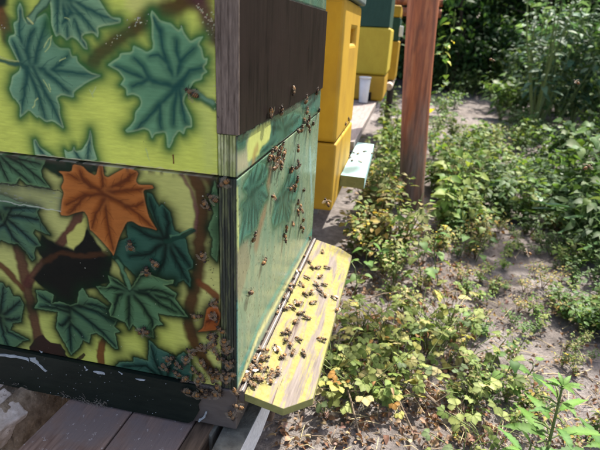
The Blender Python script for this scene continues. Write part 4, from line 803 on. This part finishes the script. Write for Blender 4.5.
def scatter(name, protos, n, region, label, cat, group, s=(.8, 1.2), seed=1, keep=None):
    random.seed(seed); foot = lambda x, y: 384 < x < 440 and y < 250; i = 0; tries = 0
    while i < n and tries < n*30:
        tries += 1; px = rnd(region[0], region[2]); py = rnd(region[1], region[3])
        if (keep and not keep(px, py)) or foot(px, py) and py > 195: continue
        q = gat(px, py)
        if q.x < .06 and q.y < 3.6: continue
        if (q-Vector((.256, 1.7, q.z))).length < .09: continue
        pr = random.choice(protos); place(NAMES.get(LOOK[id(pr)], name) if name == 'leafy_weed' else name, pr, q, label+' with '+LOOK[id(pr)]+', '+zone(px, py, region), cat, group, rnd(*s)); i += 1
scatter('small_leaved_weed', PW, 26, (322, 200, 402, 262), 'pale weed between mint board and post', 'plant', 'pale weeds round the foot of the post', (.4, 1.0), 21)
scatter('small_leaved_weed', PW+GW[2:], 22, (395, 195, 480, 258), 'sunlit weed right of the post', 'plant', 'sunny weeds right of the post', (.3, .85), 22)
scatter('small_leaved_weed', GW[3:]+PW[1:], 16, (380, 225, 480, 290), 'sparse weed edging the sunny sand', 'plant', 'low weeds round the sand patch', (.35, .6), 23, keep=lambda x, y: y < 262 or x < 400)
scatter('leafy_weed', GW+SW[2:], 66, (428, 112, 535, 235), 'green weed left of the path', 'plant', 'leafy weeds left of the path', (.35, .9), 24, keep=lambda x, y: not (455 < x < 500 and 112 < y < 140) and not (488 < x and y > 150))
scatter('leafy_weed', GW+PW[2:], 26, (374, 104, 406, 200), 'weed behind the mint board', 'plant', 'weeds behind the mint board', (.6, 1.0), 25)
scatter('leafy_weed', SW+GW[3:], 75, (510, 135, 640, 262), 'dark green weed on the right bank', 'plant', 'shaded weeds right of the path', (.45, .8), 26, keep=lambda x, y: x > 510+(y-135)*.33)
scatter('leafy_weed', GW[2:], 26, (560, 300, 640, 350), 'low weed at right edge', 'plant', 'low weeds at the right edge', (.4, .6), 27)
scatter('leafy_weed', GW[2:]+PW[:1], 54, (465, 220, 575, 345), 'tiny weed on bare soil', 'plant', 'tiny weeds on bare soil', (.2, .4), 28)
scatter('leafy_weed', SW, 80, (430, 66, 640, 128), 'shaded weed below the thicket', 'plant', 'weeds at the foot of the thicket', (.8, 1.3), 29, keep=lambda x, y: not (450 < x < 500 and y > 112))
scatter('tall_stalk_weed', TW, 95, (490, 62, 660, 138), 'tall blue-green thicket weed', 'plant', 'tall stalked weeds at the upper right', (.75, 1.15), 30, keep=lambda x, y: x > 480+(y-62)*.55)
scatter('tall_stalk_weed', TW, 22, (436, 58, 520, 80), 'tall weed ending the path', 'plant', 'tall weeds at the end of the path', (.5, .9), 31)
scatter('leafy_weed', GW+PW[2:]+SW[2:], 74, (445, 138, 540, 225), 'low weed on the path', 'plant', 'low weeds growing on the path', (.35, .8), 33)
scatter('leafy_weed', GW[2:]+SW[2:], 26, (520, 215, 620, 300), 'low green weed edging grey soil', 'plant', 'low weeds edging the grey soil', (.35, .6), 34, keep=lambda x, y: x > 520+(y-215)*.6)
scatter('leafy_weed', GW[2:]+PW, 34, (455, 335, 600, 455), 'small sprawling weed at the lower right', 'plant', 'sprawling weeds at the lower right', (.16, .38), 35)
scatter('leafy_weed', PW+GW[2:3], 10, (385, 258, 470, 318), 'small dusty weed on the sunny sand', 'plant', 'small weeds on the sunny sand', (.18, .42), 36)
# broad leaf and arching grass blades on the right
random.seed(77); t = empty('broad_leaved_plant', gat(545, 205), 'plant with one large pale blue-green leaf on the shaded bank', 'plant')
BR = variants('broad_leaf', leaf_tpl('oval', 6, .15, .35, .36), [(.12, .25, .15), (.16, .30, .07), (.10, .2, .1)], M['leaf_gloss']); b = MB()
for i, (a, L_, m_) in enumerate([(2.9, .17, 0), (.6, .14, 1), (4.2, .13, 2), (5.4, .12, 1), (1.7, .1, 2)]):
    d = Vector((math.cos(a), math.sin(a), .5)); q = d*.06+Vector((0, 0, .03)); b.tube([(0, 0, -.01), q], .003, 5); addleaf(t, BR[m_], frame(q, d+Vector((0, 0, -.2)), rnd(-.4, .4), L_))
link('stem', b.mesh('stem', M['stem']), t)
BL = variants('grass_blade', T_BLADE, [(.07, .16, .05), (.10, .20, .06), (.05, .12, .05)], M['leaf_gloss'])
for i, (px, py, lab) in enumerate([(612, 205, 'tuft of long arching grass blades at the right edge on the bank'), (600, 238, 'tuft of arching grass blades at the right edge, lower down'), (590, 180, 'tuft of dark grass blades behind the broad pale leaf'), (470, 190, 'thin grass tuft left of the path')]):
    t = empty('grass_tuft', gat(px, py), lab, 'grass tuft'); random.seed(i)
    for k in range(14):
        a = math.pi+rnd(-1.3, 1.3) if i < 3 else rnd(0, 6.28); addleaf(t, random.choice(BL), frame(Vector((rnd(-.02, .02), rnd(-.02, .02), 0)), Vector((math.cos(a), math.sin(a), rnd(.4, 1.3))), rnd(-.3, .3), rnd(.2, .42) if i < 3 else rnd(.12, .2)), 'blade')
YH = variants('yellow_leaf', T_HEART, [(.55, .46, .03), (.42, .44, .06)], M['leaf'])
t = empty('climbing_vine', hit(437, 118, 1, 2.5), 'climbing vine with a few yellow leaves close behind the post', 'vine'); random.seed(31); b = MB()
pts = [Vector((.03*math.sin(k*2.2), .02*math.cos(k*3), -.12+k*.1)) for k in range(8)]; b.tube(pts, .0018, 5); Lv = []
for k in range(46):
    p = pts[k*7//46].lerp(pts[k*7//46+1], random.random()); a = rnd(0, 6.28); d = Vector((math.cos(a), math.sin(a), rnd(-.6, .3))); Lv.append((YH[k % 2] if k in (27, 29, 31, 33, 8, 38) else random.choice(HEART), frame(p+d*rnd(.01, .05), d, rnd(-.5, .5), rnd(.025, .045))))
link('stem', b.mesh('stem', M['stem']), t)
for me, m4 in Lv: addleaf(t, me, m4)
# ------------------------------------------------------------------ leaf litter, twigs, pebbles
random.seed(5); f = Fol(); tp = leaf_tpl('oval', 3, .8, .9, .42); tp2 = leaf_tpl('lance', 3, .5, 1.0, .3)
LIT = [(.26, .14, .07), (.34, .22, .13), (.20, .10, .05), (.42, .31, .2), (.14, .08, .05), (.30, .18, .13)]
def litter(n, region, ls):
    for _ in range(n):
        px = rnd(region[0], region[2]); py = rnd(region[1], region[3]); q = gat(px, py)
        if q.x < .0 : continue
        a = rnd(0, 6.28); f.leaf(random.choice((tp, tp2)), frame(q+Vector((0, 0, rnd(.002, .012))), Vector((math.cos(a), math.sin(a), rnd(-.3, .5))), rnd(-1, 1), rnd(*ls)), jcol(random.choice(LIT), .3))
litter(1500, (268, 300, 490, 450), (.005, .015)); litter(800, (330, 230, 470, 300), (.006, .016)); litter(900, (450, 230, 620, 450), (.004, .013)); litter(500, (400, 120, 600, 240), (.010, .022))
tag(link('leaf_litter', f.mesh('leaf_litter', M['dry'])), 'brown dry leaves scattered over the sandy soil', 'leaf litter', kind='stuff')
b = MB(); random.seed(6)
for _ in range(260):
    q = gat(rnd(270, 610), rnd(225, 450)); a = rnd(0, 6.28); L_ = rnd(.015, .07); d = Vector((math.cos(a), math.sin(a), rnd(-.1, .25)))*L_; m_ = q+d*.5+Vector((0, 0, rnd(0, .012)))
    b.tube([q+Vector((0, 0, .003)), m_, q+d+Vector((0, 0, .004))], [.0012, .001, .0006], 4)
tag(b.build('twig_litter', M['twig']), 'thin dry twigs strewn over the soil', 'twigs', kind='stuff')
b = MB(); random.seed(61)
for _ in range(150):
    q = gat(rnd(430, 610), rnd(255, 450)) if random.random() < .7 else gat(rnd(290, 470), rnd(380, 450)); a = rnd(0, 6.28); L_ = rnd(.02, .09); d = Vector((math.cos(a), math.sin(a), rnd(-.05, .12)))*L_
    b.tube([q+Vector((0, 0, .004)), q+d*.5+Vector((0, 0, rnd(.002, .014))), q+d+Vector((0, 0, .004))], [.0009, .0008, .0005], 4)
tag(b.build('straw_litter', M['straw']), 'thin straw-coloured stalks lying on the soil', 'straw', kind='stuff')
b = MB(); random.seed(8)
for _ in range(300):
    q = gat(rnd(262, 610), rnd(225, 450)); r = rnd(.0015, .006); a = rnd(0, 3)
    vs = [q+Vector((math.cos(a+k*1.05)*r*rnd(.7, 1.1), math.sin(a+k*1.05)*r*rnd(.7, 1.1), 0)) for k in range(6)]; b.add(vs+[q+Vector((rnd(-.3, .3)*r, rnd(-.3, .3)*r, r*.8))], [(k, (k+1) % 6, 6) for k in range(6)])
tag(b.build('pebbles', M['clod']), 'small stones and soil crumbs on the ground', 'pebbles', kind='stuff')
for i, (A, Bq, r, lab) in enumerate([((395, 385), (470, 440), .003, 'straw-coloured dead stalk slanting through the litter at lower middle'), ((372, 366), (412, 432), .0018, 'thin bare stalk leaning below the sunlit weeds'), ((340, 385), (360, 440), .0022, 'grey dead stalk with pale husk below the landing board'), ((440, 395), (470, 448), .0022, 'pale straw lying at the bottom edge'), ((365, 270), (420, 320), .002, 'brown creeping stem across the sunny sand'), ((412, 300), (352, 305), .0018, 'brown runner beside the landing board')]):
    p0, p1 = gat(*A), gat(*Bq); b = MB(); mid = (p0+p1)/2+Vector((0, 0, .03)); b.tube([p0+Vector((0, 0, .035)), mid, p1+Vector((0, 0, .006))], [r*.6, r, r*.8], 6)
    for k in range(4): s_ = p0.lerp(p1, .15+.2*k)+Vector((0, 0, .03)); b.tube([s_, s_+Vector((rnd(-.03, .03), rnd(-.02, .03), rnd(.005, .03)))], [r*.5, r*.25], 4)
    tag(b.build('dead_stalk', M['twig']), lab, 'stalk')
# ------------------------------------------------------------------ trees
def crown_mesh(seed, nclump, nleaf, rad, cols, ls, tpl=T_SMALL):
    random.seed(seed); f = Fol()
    for c in range(nclump):
        while True:
            d = Vector((rnd(-1, 1), rnd(-1, 1), rnd(-1, 1)))
            if .15 < d.length < 1: break
        ctr = Vector((d.x*rad[0], d.y*rad[1], d.z*rad[2])); cr = rnd(.14, .30)*min(rad); base = jcol(random.choice(cols), .25)
        for i in range(nleaf):
            o_ = Vector((random.gauss(0, .5), random.gauss(0, .5), random.gauss(0, .42)))*cr
            dd = Vector((rnd(-1, 1), rnd(-1, 1), rnd(-.9, .5))); f.leaf(tpl, frame(ctr+o_, dd, rnd(-.8, .8), rnd(*ls)), jcol(base, .2))
    return f.mesh('crown', M['crown'])
def trunk_mesh(seed, h, r, rad):
    random.seed(seed); b = MB(); P = [Vector((.06*math.sin(k*4+seed), .06*math.cos(k*3+seed), h*k-.1)) for k in np.linspace(0, 1, 8)]; b.tube(P, [r*(1.25 if k == 0 else 1-.6*k/7) for k in range(8)], 10)
    for i in range(9):
        k = rnd(.35, .95); p = P[int(k*7)]; a = rnd(0, 6.28); e = Vector((math.cos(a)*rad[0]*rnd(.5, .9), math.sin(a)*rad[1]*rnd(.5, .9), rnd(.1, .9)*rad[2])); b.tube([p, p+e*.5+Vector((0, 0, .1)), p+e], [r*.4, r*.22, r*.08], 6)
    return b.mesh('trunk', M['bark'], smooth=True)
DK = [(.028, .075, .022), (.022, .058, .020), (.045, .10, .028), (.06, .12, .03)]
tree_protos = [(trunk_mesh(1, 3.2, .10, (1.3, 1.3, 1.3)), crown_mesh(1, 130, 42, (1.5, 1.4, 1.75), DK, (.07, .13)), 2.0), (trunk_mesh(2, 3.8, .12, (1.4, 1.4, 1.3)), crown_mesh(2, 140, 42, (1.7, 1.6, 2.1), DK, (.07, .13), T_OVAL), 2.3), (trunk_mesh(3, 2.6, .08, (1.1, 1.1, 1.1)), crown_mesh(3, 120, 40, (1.35, 1.3, 1.5), DK[1:], (.06, .11)), 1.7)]
def tree(x, y, k, s, label, group=None, name='broadleaf_tree', cz=0):
    tr, cr, ch = tree_protos[k]; t = empty(name, (x, y, gz(x, y)), label, 'tree', group); t.scale = (s, s, s); t.rotation_euler = (0, 0, rnd(0, 6.28))
    link('trunk', tr, t); c = link('crown', cr, t); c.location = (0, 0, ch+cz); return t
random.seed(40)
for i, (x, y, k, s) in enumerate([(.3, 6.6, 0, 1.0), (1.5, 7.4, 1, 1.0), (2.9, 7.0, 2, 1.1), (4.3, 6.8, 0, 1.1), (5.6, 6.2, 1, 1.0), (-.9, 7.2, 1, 1.1), (-2.3, 6.5, 0, 1.1), (.9, 9.2, 1, 1.3), (3.0, 9.6, 0, 1.4), (5.4, 9.2, 1, 1.4), (-1.4, 9.8, 2, 1.5), (7.4, 7.6, 0, 1.4), (2.0, 12.0, 1, 1.8), (5.0, 12.5, 1, 1.9), (-1.5, 12.5, 0, 1.9), (9.0, 11.0, 1, 1.9), (8.0, 15.5, 0, 2.4), (3.2, 16, 1, 2.4), (-1, 16, 1, 2.4), (-5, 13, 1, 2.2)]):
    y += 1.3
    wh = 'far left behind the hives' if x < -.5 else 'behind the post' if x < 1 else 'at the end of the path' if x < 2.5 else 'behind the thicket' if x < 5 else 'at the far right'
    tree(x, y, k, s, 'dark leafy tree in the front of the wood, '+wh if y < 10.2 else 'dark tree in the deeper rows of the wood, '+wh, 'trees of the front row of the wood' if y < 10.2 else 'trees in the deeper wood', cz=-.75 if y < 10.2 else -.5)
loose = (trunk_mesh(7, 2.2, .05, (.9, .9, 1)), crown_mesh(7, 70, 26, (1.25, 1.0, 1.3), [(.04, .10, .025), (.07, .15, .035), (.03, .08, .025)], (.06, .11), T_OVAL), 1.5); tree_protos.append(loose)  # shrubs added for sun flecks: leaf colours lightened against the dark wood
for i, (x, y, s_, lab) in enumerate([(.75, 6.6, .7, 'loose shrub with sun-fleck leaf tint in the dark gap right of the post'), (1.9, 6.9, .9, 'loose shrub with sun-fleck leaf tint at the end of the path'), (2.9, 5.8, 1.1, 'loose shrub with sun-fleck leaf tint behind the tall stalked weeds'), (4.2, 6.2, 1.2, 'loose shrub with sun-fleck leaf tint at the far right of the thicket'), (-.1, 6.4, 1.0, 'loose shrub with sun-fleck leaf tint glimpsed between the hives and the post')]): tree(x, y, 3, s_, lab, 'loose shrubs before the wood', 'shrub', cz=-.2)
for i, (x, y, k, s, lab) in enumerate([(3.6, 5.2, 0, .9, 'tree right of the path whose crown shades the thicket')]): tree(x, y, k, s, lab, None, cz=.9)
tree_protos.append((trunk_mesh(8, 3.4, .08, (1.2, 1.2, .5)), crown_mesh(8, 58, 24, (1.7, 1.9, .75), DK, (.08, .14), T_OVAL), 3.4))
tree(2.75, 3.3, 4, 1.0, 'open crowned tree leaning over the path from the right, dappling the soil')
tree(2.9, 1.7, 4, .9, 'open crowned tree at the right, nearest the camera')
# ------------------------------------------------------------------ bees
def bee_body(amb, seed, fly=False):
    random.seed(seed); b = MB(); seg = 10
    prof = [(-.0072, .0003, .0), (-.0066, .0010, 1), (-.0058, .0016, 1), (-.0052, .0019, 2), (-.0045, .00215, 1), (-.0039, .00225, 2), (-.0031, .0023, 1), (-.0025, .0022, 2), (-.0017, .0020, 1), (-.0010, .0014, 1), (-.0006, .0007, 1), (-.0002, .0008, 3), (.0003, .0016, 3), (.0012, .0021, 3), (.0022, .0021, 3), (.0030, .0016, 3), (.0034, .0007, 1), (.0037, .0010, 1), (.0044, .0017, 1), (.0051, .0015, 1), (.0056, .0007, 1), (.0058, .0002, 1)]
    vs = []
    for y, r, c in prof:
        zc = .0022-.0011*max(0, -y-.001)/.006
        for k in range(seg): t = 2*math.pi*k/seg; vs.append((r*math.cos(t), y, zc+r*.92*math.sin(t)))
    n = len(prof); b.add(vs, [(k for k in range(seg))], 1)
    for i in range(n-1):
        c = prof[i+1][2]; mi = 2 if c == 3 else (0 if c == 2 or (amb and prof[i+1][0] > -.0035 and prof[i+1][0] < -.0012) else 1)
        b.add([], []); base = 0
        b.f += [(i*seg+k, i*seg+(k+1) % seg, (i+1)*seg+(k+1) % seg, (i+1)*seg+k) for k in range(seg)]; b.mi += [mi]*seg
    b.f += [tuple(range((n-1)*seg, n*seg))]; b.mi += [1]
    for sx in (-1, 1):
        for y0, a in ((.0026, .75), (.0012, .1), (.0002, -.7)):
            L = .0046 if a < 0 else .0036; d = Vector((sx*math.cos(a), math.sin(a), 0)); p0 = Vector((sx*.0012, y0, .0012)); p1 = p0+d*L*.5+Vector((0, 0, .0010)); p2 = p0+d*L+Vector((0, 0, -.0012))
            if fly: p2 = p0+d*L*.6+Vector((0, -.001, -.003))
            b.tube([p0, p1, p2], [.00035, .0003, .00018], 4, 1)
        b.tube([(sx*.0005, .0052, .0030), (sx*.0012, .0066, .0033), (sx*.0016, .0078, .0022)], [.00014, .00012, .0001], 3, 1)
        b.tube([(sx*.0012, .0044, .0026), (sx*.0017, .0045, .0027)], [.0006, .0004], 5, 1)
    return b.mesh('bee_body', [M['bee_amber'], M['bee_dark'], M['bee_fuzz']], smooth=True)
def bee_wing(sx, fly):
    b = MB(); out = [(0, 0), (.0010, -.0022), (.0016, -.0048), (.0014, -.0076), (.0004, -.0088), (-.0008, -.0078), (-.0013, -.005), (-.0008, -.002)]
    b.add([(x*sx*1.15, y, .00012*math.sin(i*2)) for i, (x, y) in enumerate(out)], [tuple(range(8))])
    hnd = [(0, -.0004), (.0009, -.002), (.0012, -.0042), (.0004, -.0058), (-.0006, -.0045), (-.0006, -.002)]; a = .35*sx
    b.add([((x*math.cos(a)*sx-y*math.sin(a)), x*math.sin(a)*sx+y*math.cos(a), -.0002) for x, y in hnd], [tuple(range(6))])
    return b.mesh('bee_wing', M['wing'])
BB = [bee_body(True, 1), bee_body(False, 2), bee_body(True, 3)]; BF = bee_body(True, 4, True); WG = {(s, f_): bee_wing(s, f_) for s in (-1, 1) for f_ in (0, 1)}
def bee(pos, normal, heading, label, group=None, fly=False, s=1.0):
    n = (Vector(normal).normalized()+Vector((rnd(-.3, .3), rnd(-.3, .3), rnd(-.3, .3)))).normalized(); h = Vector(heading); h = (h-n*h.dot(n)).normalized(); x = h.cross(n)
    o = bpy.data.objects.new('honey_bee', BF if fly else random.choice(BB)); C.objects.link(o)
    o.matrix_world = Matrix.Translation(pos) @ Matrix((x, h, n)).transposed().to_4x4() @ Matrix.Scale(s*rnd(.92, 1.06), 4)
    for sx in (-1, 1):
        wg = bpy.data.objects.new('wing', WG[(sx, int(fly))]); C.objects.link(wg); wg.parent = o
        sp = rnd(1.2, 1.5) if fly else rnd(.22, .6)
        wg.matrix_local = Matrix.Translation((sx*.0012, .0014, .0040)) @ Matrix.Rotation(sx*sp, 4, 'Z') @ Matrix.Rotation(R(rnd(4, 14)), 4, 'X')
    return tag(o, label, 'bee', group)
random.seed(90)
def bees(pts, surf, label, group, s=1.22):
    for i, (px, py) in enumerate(pts):
        if surf == 'side': p = hit(px, py, 1, -.0012); n = (0, -1, 0)
        elif surf == 'rail': p = hit(px, py, 1, -.0065); n = (0, -1, 0)
        elif surf == 'front': p = hit(px, py, 0, .0012); n = (1, 0, 0)
        elif surf == 'dark': p = hit(px, py, 0, .0042); n = (1, 0, 0)
        elif surf == 'board': p = hitp(px, py, (.24, 0, 1), -.2835+.0012); n = (.24, 0, 1)
        elif surf == 'mint': p = hitp(px, py, (.05, 0, 1), -.219+.0012); n = (.05, 0, 1)
        elif surf == 'hive2': p = hit(px, py, 0, .0145); n = (1, 0, 0)
        h = Vector((rnd(-1, 1), rnd(-1, 1), rnd(-1, 1)))
        if surf in ('front',) and random.random() < .5: h += Vector((0, 0, 1))
        lab = label[i] if isinstance(label, list) else label
        bee(Vector(p), n, h, lab, group, s=s)
bees([(192, 92)], 'side', 'single bee on the stalk base of the large green leaf, upper painted box', None)
bees([(131, 244), (155, 262), (147, 270), (143, 330)], 'side', ['bee on the painted dark leaf right below the orange leaf', 'upper right of the two bees on the lower dark leaf', 'lower left of the two bees on the lower dark leaf', 'bee at the lower tip of the painted green leaf near the rail'], None)
bees([(208, 205), (213, 197), (204, 257), (214, 303), (198, 315), (215, 317), (214, 337), (224, 183)], 'side', 'bee crawling up the right border of the painted side near the corner', 'bees along the right border of the painted side')
bees([(146, 331), (166, 367), (180, 365), (191, 351), (185, 378), (177, 372), (171, 358), (186, 360)], 'side', 'bee on the lower edge of the painted side left of the dense cluster', 'bees left of the corner cluster')
bees([(196, 370), (204, 363), (212, 370), (214, 378), (198, 382), (206, 389), (200, 392), (214, 391), (219, 388), (212, 344), (214, 337), (224, 342), (226, 350), (222, 358), (228, 363), (212, 336), (211, 346), (228, 350), (231, 362), (203, 377), (218, 371), (221, 378), (217, 352), (225, 372), (230, 373), (204, 348), (221, 328)], 'side', 'bee in the dense cluster at the bottom corner of the painted side', 'bees clustered at the bottom corner')
bees([(227, 380), (236, 391), (206, 393), (196, 394), (187, 390), (219, 394)], 'rail', 'bee on the rail just under the corner cluster', 'bees on the rail under the corner')
bees([(232, 415), (238, 406)], 'rail', ['pale bee on the brown block below the corner', 'bee beside the near end of the landing board'], None)
bees([(292, 91), (280, 110), (269, 113)], 'dark', ['bee highest on the dark brown board', 'bee at the lower edge of the dark brown board, middle one', 'bee at the lower edge of the dark brown board, left one'], None)
bees([(316, 91), (305, 99), (306, 110), (308, 118), (306, 123), (301, 128), (308, 129), (312, 123), (318, 110), (297, 131), (303, 120)], 'front', 'bee in the group at the far end of the seam between boxes', 'bees at the far end of the seam')
bees([(281, 145), (279, 150), (283, 152), (276, 154), (278, 159), (272, 158), (275, 164), (282, 158), (280, 166), (270, 153), (274, 149), (274, 167), (268, 158)], 'front', 'bee in the thick knot on the seam in the middle of the front', 'bees knotted on the seam')
bees([(297, 148), (297, 166), (290, 168), (291, 170), (297, 163), (296, 179), (291, 187), (303, 190), (297, 202), (299, 207), (301, 211), (297, 213), (302, 220), (300, 227), (292, 224), (285, 229), (302, 230), (294, 188)], 'front', 'bee in the loose column climbing the painted front below the seam', 'bees climbing the painted front')
bees([(273, 198), (284, 239), (253, 236), (263, 261), (249, 292), (309, 238)], 'front', ['bee alone beside the first painted leaf on the front', 'dark bee alone on the pale front above the landing board', 'bee at the bottom tip of the painted front leaf', 'bee alone in the middle of the pale front', 'lowest lone bee on the pale front near the corner', 'bee at the far upper end of the landing board hinge'], None)
bees([(298, 250), (302, 256), (294, 262), (295, 268), (290, 270), (297, 271), (291, 278), (292, 286), (290, 291), (277, 292), (284, 296), (281, 299), (285, 309), (278, 306), (275, 312), (268, 318), (262, 332), (258, 340)], 'board', 'bee in the line along the landing board hinge, far half', 'bees along the hinge, far half')
bees([(261, 326), (264, 351), (262, 360), (251, 357), (258, 350), (249, 366), (248, 375), (246, 380), (264, 370), (255, 379), (260, 381), (273, 376), (246, 366), (254, 362), (251, 385), (265, 358), (259, 368), (252, 371)], 'board', 'bee in the crowd at the near end of the landing board hinge', 'bees crowding the near end of the hinge')
bees([(322, 252), (309, 262), (312, 268), (320, 277), (307, 278), (316, 285), (324, 285), (319, 290), (323, 295), (311, 293), (301, 285), (300, 304), (296, 303), (292, 308), (338, 310), (334, 298), (305, 295), (313, 303), (301, 314), (327, 268), (318, 268), (306, 318)], 'board', 'bee walking on the far half of the yellow landing board', 'bees on the far half of the landing board')
bees([(284, 334), (296, 322), (288, 332), (322, 340), (293, 353), (282, 357), (303, 354), (272, 374), (278, 372), (285, 341), (290, 345), (276, 349), (269, 380), (299, 340)], 'board', 'bee walking on the near half of the yellow landing board', 'bees on the near half of the landing board')
bees([(352, 161), (360, 162), (348, 155), (353, 153), (358, 154), (365, 152), (372, 154), (345, 157), (350, 158)], 'mint', 'bee on the mint landing board of the amber hive', 'bees on the mint board')
bees([(345, 124), (348, 119)], 'hive2', 'bee on the front of the amber hive above its seam', 'bees on the amber hive front')
for px, py, dd, lab in [(326, 203, .85, 'bee flying in front of the lower corner of the amber hive'), (527, 254, .9, 'bee hovering over the sandy path'), (588, 168, .9, 'bee flying at the right edge over the bank'), (576, 83, 1.1, 'bee flying before the tall stalked weeds'), (492, 61, 1.3, 'bee flying before the dark trees'), (462, 308, .85, 'bee hovering low over the sunny sand')]:
    d = Vector(ray(px, py)); bee(CAM+d*dd, (rnd(-.3, .3), rnd(-.6, 0), 1), (rnd(-1, 1), rnd(-1, 1), .1), lab, None, True, 1.35)
